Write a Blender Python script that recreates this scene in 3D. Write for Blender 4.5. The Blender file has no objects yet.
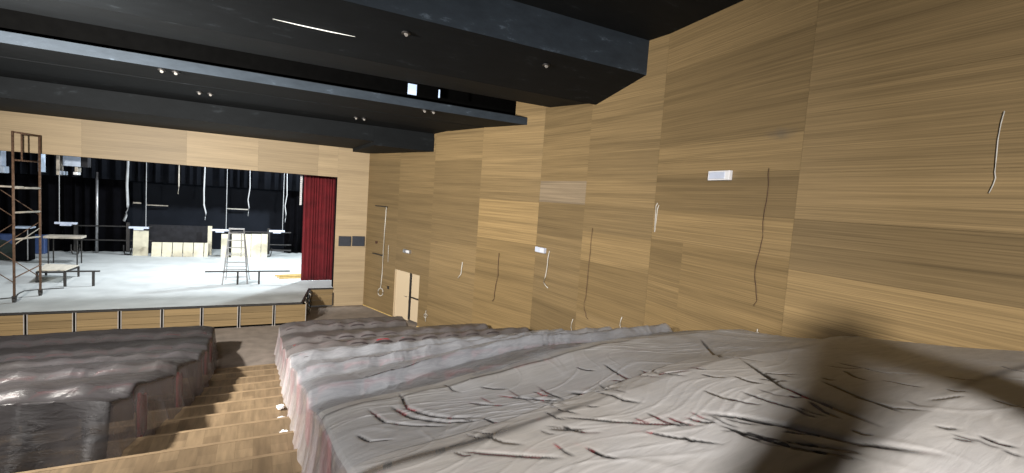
import bpy, bmesh, math, random
import numpy as np
from mathutils import Vector, Matrix
C = bpy.context.scene.collection
rng = random.Random(7)

# ------------------------------------------------------------------ camera
FPX = 475.0
YAW, PITCH, ROLL = map(math.radians, (28.1144, -4.3487, 3.9597))
EYE = 4.886                       # eye height above the flat floor by the stage
def cam_axes():
    f = np.array([math.sin(YAW)*math.cos(PITCH), math.cos(YAW)*math.cos(PITCH), math.sin(PITCH)])
    r = np.array([math.cos(YAW), -math.sin(YAW), 0.0]); u = np.cross(r, f)
    r2 = math.cos(ROLL)*r + math.sin(ROLL)*u
    u2 = -math.sin(ROLL)*r + math.cos(ROLL)*u
    return r2, u2, f
RR, UU, FF = cam_axes()
cd = bpy.data.cameras.new('camera'); cam = bpy.data.objects.new('camera', cd); C.objects.link(cam)
cd.sensor_width = 36; cd.lens = FPX/1024*36; cd.clip_end = 200; cd.clip_start = .02
cam.matrix_world = Matrix(((RR[0], UU[0], -FF[0], 0), (RR[1], UU[1], -FF[1], 0), (RR[2], UU[2], -FF[2], EYE), (0, 0, 0, 1)))
bpy.context.scene.camera = cam
O = np.array([0, 0, EYE])
def ray(x, y): return FF + RR*(x-512)/FPX - UU*(y-236.5)/FPX
def onY(x, y, Y): d = ray(x, y); return O + d*(Y/d[1])
def onX(x, y, X): d = ray(x, y); return O + d*(X/d[0])
def onZ(x, y, Z): d = ray(x, y); return O + d*((Z-EYE)/d[2])

# ------------------------------------------------------------------ scene measures
ZS = .772                         # stage floor height
YF, YP, YB = 18.0, 20.53, 33.0    # apron front, proscenium wall, stage back wall
RAKE0 = 13.58; TR = .835; RI = .167
def zfloor(Y):                    # stepped floor
    return 0.0 if Y >= RAKE0 else RI*math.ceil((RAKE0-Y)/TR - 1e-6)
def zrake(Y): return .2*np.maximum(0, RAKE0-Y)
WSEG = [(18., np.array([3.99, 20.53]))]
for _a, _ynext, _b in ((18., 11.49, 3.), (3., 7.28, -7.), (-7., 4.13, -1.5)):
    _p = WSEG[-1][1]; _t = math.radians(_a); _l = (_p[1]-_ynext)/math.cos(_t)
    WSEG.append((_b, _p+_l*np.array([math.sin(_t), -math.cos(_t)])))
WEND = -6.0
def wdir(k):
    t = math.radians(WSEG[k][0]); return np.array([math.sin(t), -math.cos(t)])
def wlen(k):
    if k < 3: return float(np.linalg.norm(WSEG[k+1][1]-WSEG[k][1]))
    return (WSEG[3][1][1]-WEND)/math.cos(math.radians(1.5))
def onW(k, x, y, off=0.0):
    d = wdir(k); n = np.array([d[1], -d[0]])      # points into the hall (-x)
    if n[0] > 0: n = -n
    P = WSEG[k][1] + n*off; r = ray(x, y); return O + r*((P@n)/(r[:2]@n))
def wn(k):
    d = wdir(k); n = np.array([d[1], -d[0]]);  n = -n if n[0] > 0 else n
    return np.array([n[0], n[1], 0])
def wallx(Y):
    for k in range(4):
        P = WSEG[k][1]; d = wdir(k); t = (Y-P[1])/d[1]
        if k == 3 or t <= wlen(k): return P[0]+d[0]*t
# ------------------------------------------------------------------ materials
def newmat(name):
    m = bpy.data.materials.new(name); m.use_nodes = True
    nt = m.node_tree; nt.nodes.clear()
    o = nt.nodes.new('ShaderNodeOutputMaterial'); b = nt.nodes.new('ShaderNodeBsdfPrincipled')
    nt.links.new(b.outputs[0], o.inputs[0]); return m, nt, b, o
def N(nt, t, **k):
    n = nt.nodes.new(t)
    for a, v in k.items(): setattr(n, a, v)
    return n
def ramp(nt, stops, fac):
    r = N(nt, 'ShaderNodeValToRGB'); e = r.color_ramp.elements
    while len(e) < len(stops): e.new(.5)
    for i, (p, c) in enumerate(stops): e[i].position = p; e[i].color = (*c, 1)
    nt.links.new(fac, r.inputs[0]); return r
def plain(name, col, rough=.6, metal=0, vary=.12, scale=6, spec=.5, bump=0):
    m, nt, b, o = newmat(name)
    tc = N(nt, 'ShaderNodeTexCoord'); no = N(nt, 'ShaderNodeTexNoise'); no.inputs['Scale'].default_value = scale; no.inputs['Detail'].default_value = 4
    nt.links.new(tc.outputs['Object'], no.inputs['Vector'])
    lo = tuple(c*(1-vary) for c in col); hi = tuple(min(1, c*(1+vary)) for c in col)
    r = ramp(nt, [(.3, lo), (.7, hi)], no.outputs[0])
    nt.links.new(r.outputs[0], b.inputs['Base Color'])
    b.inputs['Roughness'].default_value = rough; b.inputs['Metallic'].default_value = metal
    b.inputs['Specular IOR Level'].default_value = spec
    if bump:
        bp = N(nt, 'ShaderNodeBump'); bp.inputs['Strength'].default_value = bump; bp.inputs['Distance'].default_value = .02
        nt.links.new(no.outputs[0], bp.inputs['Height']); nt.links.new(bp.outputs[0], b.inputs['Normal'])
    return m
def wood(name, col, rough=.5, gs=(.55, 9.0), contrast=.3, streak=.3, tint=True, smear=None):
    """horizontal veneer grain over a UV in metres, tone per panel from attribute 'tone' (rgb = factor)"""
    m, nt, b, o = newmat(name); L = nt.links.new
    uv = N(nt, 'ShaderNodeUVMap'); mp = N(nt, 'ShaderNodeMapping'); L(uv.outputs[0], mp.inputs[0])
    mp.inputs['Scale'].default_value = (gs[0], gs[1], 1)
    n1 = N(nt, 'ShaderNodeTexNoise'); n1.inputs['Scale'].default_value = 1.0; n1.inputs['Detail'].default_value = 8; n1.inputs['Roughness'].default_value = .62; n1.inputs['Distortion'].default_value = .25
    L(mp.outputs[0], n1.inputs['Vector'])
    mp2 = N(nt, 'ShaderNodeMapping'); L(uv.outputs[0], mp2.inputs[0]); mp2.inputs['Scale'].default_value = (gs[0]*2.2, gs[1]*9, 1)
    n2 = N(nt, 'ShaderNodeTexNoise'); n2.inputs['Scale'].default_value = 1.0; n2.inputs['Detail'].default_value = 5; n2.inputs['Roughness'].default_value = .7
    L(mp2.outputs[0], n2.inputs['Vector'])
    r1 = ramp(nt, [(.25, (1-contrast,)*3), (.5, (1, 1, 1)), (.78, (1+contrast*.55,)*3)], n1.outputs[0])
    r2 = ramp(nt, [(.3, (1-streak,)*3), (.7, (1+streak*.5,)*3)], n2.outputs[0])
    def mul(a, bb):
        x = N(nt, 'ShaderNodeMix', data_type='RGBA', blend_type='MULTIPLY'); x.inputs[0].default_value = 1
        x.clamp_result = False
        if isinstance(a, tuple): x.inputs[6].default_value = (*a, 1)
        else: L(a, x.inputs[6])
        L(bb, x.inputs[7]); return x.outputs[2]
    c = mul(col, r1.outputs[0]); c = mul(c, r2.outputs[0])
    if tint:
        at = N(nt, 'ShaderNodeAttribute'); at.attribute_name = 'tone'; c = mul(c, at.outputs['Color'])
    if smear:    # grey plaster-dust smear on the veneer by the long dark cable
        p = onW(2, 779, 134); ge = N(nt, 'ShaderNodeNewGeometry'); sb = N(nt, 'ShaderNodeVectorMath', operation='SUBTRACT'); L(ge.outputs['Position'], sb.inputs[0]); sb.inputs[1].default_value = tuple(p)
        sc2 = N(nt, 'ShaderNodeVectorMath', operation='MULTIPLY'); L(sb.outputs[0], sc2.inputs[0]); sc2.inputs[1].default_value = (1.9, 1.9, 4.2)
        le = N(nt, 'ShaderNodeVectorMath', operation='LENGTH'); L(sc2.outputs[0], le.inputs[0])
        n3 = N(nt, 'ShaderNodeTexNoise'); n3.inputs['Scale'].default_value = 3.5; n3.inputs['Detail'].default_value = 6; L(ge.outputs['Position'], n3.inputs['Vector'])
        ad = N(nt, 'ShaderNodeMath', operation='ADD'); L(le.outputs['Value'], ad.inputs[0]); L(n3.outputs[0], ad.inputs[1])
        mr = ramp(nt, [(.55, (.55,)*3), (1.0, (0, 0, 0))], ad.outputs[0]); mm = N(nt, 'ShaderNodeMix', data_type='RGBA'); L(mr.outputs[0], mm.inputs[0]); L(c, mm.inputs[6]); mm.inputs[7].default_value = (.13, .11, .085, 1); c = mm.outputs[2]
    L(c, b.inputs['Base Color']); b.inputs['Roughness'].default_value = rough; b.inputs['Specular IOR Level'].default_value = .3
    bp = N(nt, 'ShaderNodeBump'); bp.inputs['Strength'].default_value = .25; bp.inputs['Distance'].default_value = .004
    L(n2.outputs[0], bp.inputs['Height']); L(bp.outputs[0], b.inputs['Normal'])
    return m
def blackpaint(name, col, rough=.55):
    m, nt, b, o = newmat(name); L = nt.links.new
    tc = N(nt, 'ShaderNodeTexCoord'); mp = N(nt, 'ShaderNodeMapping'); mp.inputs['Scale'].default_value = (1.2, 3, 3); L(tc.outputs['Object'], mp.inputs[0])
    n = N(nt, 'ShaderNodeTexNoise'); n.inputs['Scale'].default_value = 1.4; n.inputs['Detail'].default_value = 9; n.inputs['Roughness'].default_value = .7; L(mp.outputs[0], n.inputs['Vector'])
    r = ramp(nt, [(.35, tuple(c*.75 for c in col)), (.6, col), (.72, tuple(c*3.2 for c in col))], n.outputs[0])
    L(r.outputs[0], b.inputs['Base Color']); b.inputs['Roughness'].default_value = rough; b.inputs['Specular IOR Level'].default_value = .14
    bp = N(nt, 'ShaderNodeBump'); bp.inputs['Strength'].default_value = .3; bp.inputs['Distance'].default_value = .01; L(n.outputs[0], bp.inputs['Height']); L(bp.outputs[0], b.inputs['Normal'])
    return m
def film(name, col, alpha, rough=.35, bs=.4, dust=(.3, .27, .24), dustamt=.5, trans=.35, clear=.0):
    """plastic dust sheet: diffuse + translucent milky film, part of it see-through, dusty"""
    m, nt, b, o = newmat(name); L = nt.links.new
    tc = N(nt, 'ShaderNodeTexCoord')
    n = N(nt, 'ShaderNodeTexNoise'); n.inputs['Scale'].default_value = .9; n.inputs['Detail'].default_value = 6; L(tc.outputs['Object'], n.inputs['Vector'])
    r = ramp(nt, [(.35, col), (.65, tuple(c*(1-dustamt)+d*dustamt for c, d in zip(col, dust)))], n.outputs[0])
    L(r.outputs[0], b.inputs['Base Color']); b.inputs['Roughness'].default_value = rough; b.inputs['Specular IOR Level'].default_value = .5
    # fine creases
    mp = N(nt, 'ShaderNodeMapping'); mp.inputs['Scale'].default_value = (1.2, 5, 3); mp.inputs['Rotation'].default_value = (0, 0, .5); L(tc.outputs['Object'], mp.inputs[0])
    n2 = N(nt, 'ShaderNodeTexNoise'); n2.inputs['Scale'].default_value = 2.2; n2.inputs['Detail'].default_value = 7; n2.inputs['Roughness'].default_value = .6; n2.inputs['Distortion'].default_value = 1.2; L(mp.outputs[0], n2.inputs['Vector'])
    bp = N(nt, 'ShaderNodeBump'); bp.inputs['Strength'].default_value = bs; bp.inputs['Distance'].default_value = .03; L(n2.outputs[0], bp.inputs['Height']); L(bp.outputs[0], b.inputs['Normal'])
    tl = N(nt, 'ShaderNodeBsdfTranslucent'); tl.inputs[0].default_value = (*[min(1, c*1.1) for c in col], 1); L(bp.outputs[0], tl.inputs['Normal'])
    m1 = N(nt, 'ShaderNodeMixShader'); m1.inputs[0].default_value = trans; L(b.outputs[0], m1.inputs[1]); L(tl.outputs[0], m1.inputs[2])
    tp = N(nt, 'ShaderNodeBsdfTransparent'); tp.inputs[0].default_value = (.96, .96, .97, 1)
    m2 = N(nt, 'ShaderNodeMixShader')
    rr = ramp(nt, [(.35, (1-min(1, alpha*1.15),)*3), (.7, (1-alpha*.85,)*3)], n2.outputs[0])
    at = N(nt, 'ShaderNodeAttribute'); at.attribute_name = 'clear'; mxx = N(nt, 'ShaderNodeMath', operation='MAXIMUM'); L(rr.outputs[0], mxx.inputs[0]); L(at.outputs['Fac'], mxx.inputs[1])
    L(mxx.outputs[0], m2.inputs[0]); L(m1.outputs[0], m2.inputs[1]); L(tp.outputs[0], m2.inputs[2]); L(m2.outputs[0], o.inputs[0])
    return m
def emis(name, col, s):
    m, nt, b, o = newmat(name); b.inputs['Base Color'].default_value = (*col, 1); b.inputs['Emission Color'].default_value = (*col, 1); b.inputs['Emission Strength'].default_value = s; return m

M = {}
M['oak'] = wood('oak_veneer', (.270, .188, .090), gs=(.16, 6.0), contrast=.34, streak=.42, smear=True)
M['oakpale'] = wood('pale_oak_veneer', (.47, .36, .22), gs=(.2, 3.6), contrast=.24, streak=.2)
M['oakdoor'] = wood('pale_door_oak', (.62, .5, .34), contrast=.12, streak=.12, tint=False)
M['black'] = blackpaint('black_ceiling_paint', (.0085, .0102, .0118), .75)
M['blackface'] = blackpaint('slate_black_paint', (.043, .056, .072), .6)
M['void'] = plain('void_black', (.003, .003, .003), .95, spec=0)
M['slot'] = plain('shadow_gap_black', (.006, .006, .006), .9, spec=0)
M['red'] = plain('red_velour', (.26, .014, .022), .8, bump=.3, scale=30)
M['curtain'] = plain('dark_red_curtain', (.145, .008, .013), .9, vary=.25, scale=3)
M['shell'] = plain('dark_seat_shell', (.05, .04, .042), .45)
M['metal'] = plain('grey_metal', (.45, .45, .46), .4, .8)
M['post'] = plain('brushed_grey_post', (.33, .31, .29), .5)
M['darkmetal'] = plain('dark_steel', (.035, .033, .032), .5, .4)
M['rust'] = plain('rusty_scaffold_steel', (.16, .095, .06), .7, .3, vary=.35, scale=14)
M['galv'] = plain('dusty_scaffold_plank', (.42, .38, .32), .7, vary=.25)
M['alu'] = plain('aluminium', (.36, .36, .37), .45, .5)
M['white'] = plain('white_cable_plastic', (.6, .575, .52), .5, vary=.05)
M['grubby'] = plain('grubby_white_cable', (.36, .37, .38), .6)
M['whitebox'] = plain('white_fixture_plastic', (.82, .82, .84), .4, vary=.03)
M['lens'] = plain('bluish_fixture_lens', (.6, .66, .8), .25, vary=.05)
M['brownwire'] = plain('dark_brown_cable', (.07, .03, .018), .7)
M['wire'] = plain('black_cable', (.02, .02, .02), .6)
M['blackcloth'] = plain('black_stage_cloth', (.0016, .0016, .0026), .95, spec=.08, vary=.4, scale=3)
M['greywall'] = plain('dark_grey_stage_wall', (.009, .0115, .017), .85, spec=.15, vary=.2, scale=1)
M['greypanel'] = plain('charcoal_panel', (.02, .02, .023), .8, spec=.2, vary=.3, scale=4)
M['stage'] = plain('pale_dusty_stage_boards', (.50, .53, .53), .7, vary=.12, scale=1.2)
M['beige'] = plain('beige_board', (.62, .58, .44), .7, vary=.08)
M['ply'] = plain('dusty_plywood', (.6, .56, .47), .7, vary=.12)
M['yellow'] = plain('yellow_pine', (.62, .44, .16), .6)
M['floorgrey'] = plain('dusty_grey_floor', (.235, .2, .17), .75, vary=.18, scale=3)
M['speaker'] = plain('dark_blue_grey_panel', (.03, .036, .05), .6)
M['tape'] = plain('crumpled_white_plastic', (.85, .85, .83), .4, vary=.05)

# ------------------------------------------------------------------ mesh helpers
class MB:
    def __init__(s): s.v = []; s.f = []; s.m = []
    def quad(s, pts, mi=0):
        n = len(s.v); s.v += [tuple(map(float, p)) for p in pts]; s.f.append(tuple(range(n, n+len(pts)))); s.m.append(mi); return s
    def box(s, lo, hi, M4=None, mi=0):
        x0, y0, z0 = lo; x1, y1, z1 = hi
        P = [(x0, y0, z0), (x1, y0, z0), (x1, y1, z0), (x0, y1, z0), (x0, y0, z1), (x1, y0, z1), (x1, y1, z1), (x0, y1, z1)]
        if M4 is not None: P = [tuple(M4 @ Vector(p)) for p in P]
        n = len(s.v); s.v += P
        for f in ((0, 3, 2, 1), (4, 5, 6, 7), (0, 1, 5, 4), (1, 2, 6, 5), (2, 3, 7, 6), (3, 0, 4, 7)):
            s.f.append(tuple(n+i for i in f)); s.m.append(mi)
        return s
    def tube(s, pts, r, seg=8, mi=0, cap=True):
        pts = [Vector(p) for p in pts]; n0 = len(s.v)
        up = Vector((.013, .021, 1)).normalized()
        for i, p in enumerate(pts):
            a = pts[max(0, i-1)]; b = pts[min(len(pts)-1, i+1)]; t = (b-a).normalized()
            u = t.cross(up)
            if u.length < .05: u = t.cross(Vector((1, 0, 0)))
            u.normalize(); w = t.cross(u)
            rr = r[i] if isinstance(r, (list, tuple)) else r
            for k in range(seg):
                an = 2*math.pi*k/seg; s.v.append(tuple(p+u*(rr*math.cos(an))+w*(rr*math.sin(an))))
        for i in range(len(pts)-1):
            for k in range(seg):
                a = n0+i*seg+k; b = n0+i*seg+(k+1) % seg
                s.f.append((a, b, b+seg, a+seg)); s.m.append(mi)
        if cap:
            s.f.append(tuple(n0+k for k in range(seg))[::-1]); s.m.append(mi)
            e = n0+(len(pts)-1)*seg; s.f.append(tuple(e+k for k in range(seg))); s.m.append(mi)
        return s
    def prism(s, prof, axis, a, b, mi=0):
        """prof: list of 2d; axis 0: prof=(y,z) extruded in x ; axis 1: prof=(x,z) extruded in y ; axis 2: (x,y) in z"""
        def P(q, t): return [(t, q[0], q[1]), (q[0], t, q[1]), (q[0], q[1], t)][axis]
        n = len(s.v); k = len(prof)
        s.v += [P(q, a) for q in prof] + [P(q, b) for q in prof]
        s.f.append(tuple(range(n, n+k))); s.f.append(tuple(range(n+2*k-1, n+k-1, -1))); s.m += [mi, mi]
        for i in range(k):
            j = (i+1) % k; s.f.append((n+i, n+k+i, n+k+j, n+j)); s.m.append(mi)
        return s
    def build(s, name, mat, parent=None, smooth=False, bevel=0, kind=None, fix=True, loc=None):
        me = bpy.data.meshes.new(name); me.from_pydata(s.v, [], s.f)
        for x in (mat if isinstance(mat, (list, tuple)) else [mat]): me.materials.append(x)
        for p, i in zip(me.polygons, s.m): p.material_index = i; p.use_smooth = smooth
        if fix:
            bm = bmesh.new(); bm.from_mesh(me); bmesh.ops.recalc_face_normals(bm, faces=bm.faces); bm.to_mesh(me); bm.free()
        me.update(); o = bpy.data.objects.new(name, me); C.objects.link(o)
        if parent is not None: o.parent = parent
        if kind: o['kind'] = kind
        if bevel:
            b = o.modifiers.new('bevel', 'BEVEL'); b.width = bevel; b.segments = 2; b.limit_method = 'ANGLE'
        return o
def empty(name, loc, label, cat, group=None, rz=0):
    o = bpy.data.objects.new(name, None); o.empty_display_size = .1; C.objects.link(o); o.location = tuple(map(float, loc)); o.rotation_euler = (0, 0, rz)
    tag(o, label, cat, group); return o
def tag(o, label, cat, group=None, kind=None):
    o['label'] = label; o['category'] = cat
    if group: o['group'] = group
    if kind: o['kind'] = kind
    return o
def rel(mb, loc):         # turn world coordinates in a MB into coordinates local to an Empty at loc
    mb.v = [(x-loc[0], y-loc[1], z-loc[2]) for x, y, z in mb.v]; return mb
def panel_mesh(name, rects, mat, kind='structure', thick=None):
    """rects: list of (origin3, udir3, u0,u1,z0,z1,tone rgb, offset(u,v)); flat veneer panels, one mesh, uv in metres"""
    v = []; f = []; uv = []; tone = []
    for (P, d, u0, u1, z0, z1, t, off) in rects:
        n = len(v)
        for (u, z) in ((u0, z0), (u1, z0), (u1, z1), (u0, z1)):
            v.append((P[0]+d[0]*u, P[1]+d[1]*u, z)); uv.append((u+off[0], z+off[1]))
            tone.append(t)
        f.append((n, n+1, n+2, n+3))
    me = bpy.data.meshes.new(name); me.from_pydata(v, [], f); me.materials.append(mat)
    ul = me.uv_layers.new(name='UVMap'); at = me.color_attributes.new('tone', 'FLOAT_COLOR', 'POINT')
    for p in me.polygons:
        for li in p.loop_indices: ul.data[li].uv = uv[me.loops[li].vertex_index]
    for i, t in enumerate(tone): at.data[i].color = (*t, 1)
    o = bpy.data.objects.new(name, me); C.objects.link(o)
    if kind: o['kind'] = kind
    return o
def T(v, w=0):
    v = 1+(v-1)*1.4  # tone: v brightness, w warm(+)/grey(-)
    return (v*(1+.04*w), v, v*(1-.12*w))

# ------------------------------------------------------------------ right wall (folded, veneer panels)
def wall_part(name, k, cols, door=None):
    P = WSEG[k][1]; d = wdir(k); rects = []
    gap = .0012
    for ci, (u0, u1, rows) in enumerate(cols):
        for (z0, z1, t) in rows:
            off = (rng.uniform(0, 40), rng.uniform(0, 40))
            rr = [(u0+gap, u1-gap, z0+gap, z1-gap)]
            if door:
                a, b, zt = door; out = []
                for (p, q, r, s) in rr:
                    if q <= a or p >= b or r >= zt: out.append((p, q, r, s)); continue
                    if p < a: out.append((p, a, r, s))
                    if q > b: out.append((b, q, r, s))
                    if s > zt: out.append((max(p, a), min(q, b), max(r, zt), s))
                rr = out
            for (p, q, r, s) in rr: rects.append((P, d, p, q, r, s, t, off))
    o = panel_mesh(name, rects, M['oak'])
    return o
def rows(levels, tones): return [(levels[i], levels[i+1], tones[i]) for i in range(len(tones))]
E0 = EYE
uA = wlen(0)
HI = 8.6
A_cols = [
 (0, 2.35, rows([0, 2.2, 4.1, 6.1, HI], [T(.90), T(.86), T(.84), T(.92)])),
 (2.35, 4.55, rows([0, 1.9, 3.6, 4.9, 6.1, HI], [T(.86), T(.88), T(.84), T(.93), T(.97)])),
 (4.55, 7.0, rows([0, 2.1, 3.3, 6.08, 6.75, HI], [T(.93), T(1.0), T(.86), T(1.04), T(1.0)])),
 (7.0, uA, rows([0, 2.2, 3.66, 4.88, 5.47, 6.5, HI], [T(.93, .5), T(.92, .5), T(1.17, .5), T(.95), T(1.1), T(1.12)]))]
DOOR = (2.35, 4.0, 1.91)
C_cols = [
 (0, 2.0, rows([0, 2.2, 3.2, 4.0, 4.9, 5.48, 6.9, HI], [T(.80), T(.92), T(.94), T(.83), T(.93), T(1.0), T(.9)])) ,
 (2.0, 2.0+0.0001, []),
 (2.0, wlen(1), rows([0, 2.3, 3.55, 4.25, 4.92, 5.52, 6.35, 7.1, HI], [T(.98), T(.88, .4), T(1.1, .3), T(.92), T(1.05), T(.93), T(1.0), T(1.02)]))]
C_cols[0][2][4] = (4.9, 5.48, (1.12, 1.24, 1.7))
D_cols = [
 (0, .95, rows([0, 3.0, 3.55, 4.3], [T(1.0, .5), T(1.0, .3), T(.93, .3)])),
 (.95, wlen(2), rows([0, 3.0, 4.3], [T(1.02, .4), T(1.0, .4)])),
 (0, wlen(2), rows([4.3, 4.9, 5.6, 6.15, 7.63, HI], [T(1.12, .2), T(.9), T(1.1), T(.9), T(1.06)]))]
E_cols = [
 (0, 3.4, rows([0, 4.17, 4.9, 5.56, 6.7, HI], [T(1.16, .3), T(.86), T(1.08), T(.98), T(.95)])),
 (3.4, 7.0, rows([0, 4.17, 4.9, 5.56, 6.7, HI], [T(1.0), T(.95), T(1.02), T(.92), T(1.0)])),
 (7.0, wlen(3), rows([0, 4.17, 5.56, HI], [T(.95), T(1.0), T(.95)]))]
wall_part('wall_right', 0, A_cols, DOOR)
wall_part('wall_right', 1, [c for c in C_cols if c[2]])
wall_part('wall_right', 2, D_cols)
wall_part('wall_right', 3, E_cols)
# thin dark backing behind the panel joints
mb = MB()
for k in range(4):
    P = WSEG[k][1]; d = wdir(k); n = wn(k)[:2]; L = wlen(k)
    def q(u, z, off): p = P+d*u-n*off; return (p[0], p[1], z)
    spans = [(0, L, 0, HI)]
    if k == 0: spans = [(0, DOOR[0], 0, HI), (DOOR[1], L, 0, HI), (DOOR[0], DOOR[1], DOOR[2], HI)]
    for a, b, z0, z1 in spans:
        mb.quad([q(a, z0, .02), q(b, z0, .02), q(b, z1, .02), q(a, z1, .02)])
mb.build('wall_right', plain('joint_brown', (.27, .18, .085), .8), kind='structure')
# thin pale skirting at the foot of the wall
mb = MB(); P = WSEG[0][1]; d = wdir(0); n = wn(0)[:2]
for a, b in ((0, DOOR[0]), (DOOR[1], uA)):
    A = P+d*a; B = P+d*b
    mb.quad([(A[0]+n[0]*.02, A[1]+n[1]*.02, 0), (B[0]+n[0]*.02, B[1]+n[1]*.02, 0), (B[0]+n[0]*.02, B[1]+n[1]*.02, .035), (A[0]+n[0]*.02, A[1]+n[1]*.02, .035)])
mb.build('baseboard_right', M['yellow'], kind='structure')

# doorway: pale oak vestibule with a leaf standing open
mb = MB(); u0, u1, zt = DOOR
def dw(u, off, z): p = P+d*u-n*off; return (p[0], p[1], z)
mb.quad([dw(u0, 0, 0), dw(u0, 1.3, 0), dw(u0, 1.3, zt+.3), dw(u0, 0, zt+.3)])
mb.quad([dw(u1, 0, 0), dw(u1, 1.3, 0), dw(u1, 1.3, zt+.3), dw(u1, 0, zt+.3)])
mb.quad([dw(u0, 0, zt+.3), dw(u1, 0, zt+.3), dw(u1, 1.3, zt+.3), dw(u0, 1.3, zt+.3)])
mb.quad([dw(u0, 1.3, 0), dw(u1, 1.3, 0), dw(u1, 1.3, zt+.3), dw(u0, 1.3, zt+.3)])
mb.build('door_1', M['oakdoor'], kind='structure')
def slab(pts_uo, z0, z1, name, mat, parent=None):
    m_ = MB(); m_.prism([tuple(dw(u, o_, 0)[:2]) for u, o_ in pts_uo], 2, z0, z1)
    return m_.build(name, mat, parent)
dl = slab([(u0+.02, .06), (u0+.02, .11), (u0+.80, .20), (u0+.80, .15)], .02, zt-.01, 'door_2', M['oakdoor']); dl['kind'] = 'structure'
hd = MB(); a = Vector(dw(u0+.72, .1, .95)); hd.tube([a, a+Vector((-.05, -.02, 0)), a+Vector((-.05, .08, 0))], .012); hd.build('door_handle', M['metal'], dl)
dr = slab([(u0+1.0, .12), (u0+1.0, .17), (u1-.02, .17), (u1-.02, .12)], .1, zt-.01, 'door_3', M['oakdoor']); dr['kind'] = 'structure'
bb = MB(); bb.prism([tuple(dw(u, o_, 0)[:2]) for u, o_ in [(u0+1.05, .08), (u0+1.05, .12), (u1-.04, .12), (u1-.04, .08)]], 2, .95, 1.0); bb.build('push_bar', M['darkmetal'], dr)
bb = slab([(u0+.88, .1), (u0+.88, .2), (u0+.98, .2), (u0+.98, .1)], .1, zt, 'trim_1', M['darkmetal']); bb['kind'] = 'structure'

# ------------------------------------------------------------------ proscenium wall
JX = 2.755; OPT = EYE+.445; PTOP = 7.6; OL = -13.0
rects = []; P0 = (0, YP); dX = (1, 0)
seams = [OL-1, -10.2, -7.6, -5.2, -2.35, -.1, 2.0, JX]
for i in range(len(seams)-1):
    rects.append((P0, dX, seams[i]+.001, seams[i+1]-.001, OPT, PTOP, T([.96, .93, .98, .88, 1.06, .92, 1.02][i], -.1), (rng.uniform(0, 30), rng.uniform(0, 30))))
z = [0, 1.35, 2.7, 4.1, OPT, PTOP]
for i in range(5): rects.append((P0, dX, JX, 3.99, z[i], z[i+1]-.001, T([.93, .98, 1.02, 1.0, 1.0][i], -.1), (rng.uniform(0, 30), rng.uniform(0, 30))))
panel_mesh('wall_front', rects, M['oakpale'])
mb = MB(); mb.quad([(JX, YP, ZS), (JX, YP+.5, ZS), (JX, YP+.5, OPT), (JX, YP, OPT)]); mb.quad([(OL, YP, OPT), (JX, YP, OPT), (JX, YP+.5, OPT), (OL, YP+.5, OPT)])
mb.quad([(JX, YP+.5, 0), (9, YP+.5, 0), (9, YP+.5, 9), (JX, YP+.5, 9)]); mb.quad([(OL-1, YP+.5, OPT), (JX, YP+.5, OPT), (JX, YP+.5, 9), (OL-1, YP+.5, 9)])
mb.build('wall_front', M['blackcloth'], kind='structure')
for i, (x0, x1) in enumerate(((338.7, 350.4), (352.3, 364))):
    a = onY(x0, 236, YP); b = onY(x1, 246, YP); w = .5
    mb = MB().box((0, 0, 0), (b[0]-a[0], .05, a[2]-b[2])); 
    for k in range(7): mb.box((.03, -.008, .03+k*(a[2]-b[2]-.05)/7), (b[0]-a[0]-.03, 0, .045+k*(a[2]-b[2]-.05)/7))
    mb.v = [(x+a[0], y+YP-.055, z_+b[2]) for x, y, z_ in mb.v]
    tag(mb.build('wall_grille', M['speaker']), ['left of the two dark blue-grey square grilles on the pale oak pier beside the curtain', 'right of the two dark blue-grey square grilles, nearest the corner with the side wall'][i], 'grille', 'square grilles on the pier')

# ------------------------------------------------------------------ stage
AX = 1.84
mb = MB(); mb.box((-16, YP, ZS-.04), (JX, YB, ZS)); mb.prism([(-16, YF), (1.39, YF), (AX, YP), (-16, YP)], 2, ZS-.04, ZS)
mb.box((JX, YP+.51, ZS-.04), (9, YB, ZS))
mb.build('floor_stage', M['stage'], kind='structure')['kind'] = 'structure'
FX = [onY(x, 325, YF)[0] for x in (25.8, 72.7, 117.7, 158.7, 200.7, 237.8, 273, 306.3)]
sp = (FX[-1]-FX[0])/7
apr = empty('stage_apron', (-2, YF, 0), 'oak boarded front of the stage apron with paired steel posts and black edge', 'stage front')
off = np.array([-2, YF, 0])
mb = MB().box((-16, YF-.03, ZS-.045), (1.42, YF+.06, ZS+.006)).prism([(1.36, YF), (1.42, YF), (AX+.03, YP), (AX-.03, YP)], 2, ZS-.045, ZS+.006); rel(mb, off).build('edge_strip', M['darkmetal'], apr)
xs = [FX[0]+sp*i for i in range(-4, 8)]
for i in range(len(xs)-1):
    x0, x1 = xs[i]+.045, xs[i+1]-.045
    pts = []; 
    r_ = []
    h = (ZS-.06-.07)/3
    for k in range(3):
        r_.append(((0-off[0], -off[1]), dX, x0, x1, .07+k*h+.004, .07+(k+1)*h-.004, T(rng.uniform(.85, 1.0), -.05), (rng.uniform(0, 30), rng.uniform(0, 30))))
    o = panel_mesh('front_board', [((-off[0], .0), dX, *q_[2:]) for q_ in r_], M['oak'], kind=None); o.parent = apr
for i, x in enumerate(xs):
    for s in (-1, 1):
        if i == len(xs)-1 and s == 1: continue
        mb = MB().box((x+s*.036-.011, YF-.03, .0), (x+s*.036+.011, YF+.03, ZS-.045)); mb.box((x+s*.036-.02, YF-.035, .0), (x+s*.036+.02, YF+.03, .012)); rel(mb, off).build('post', M['post'], apr)
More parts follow.
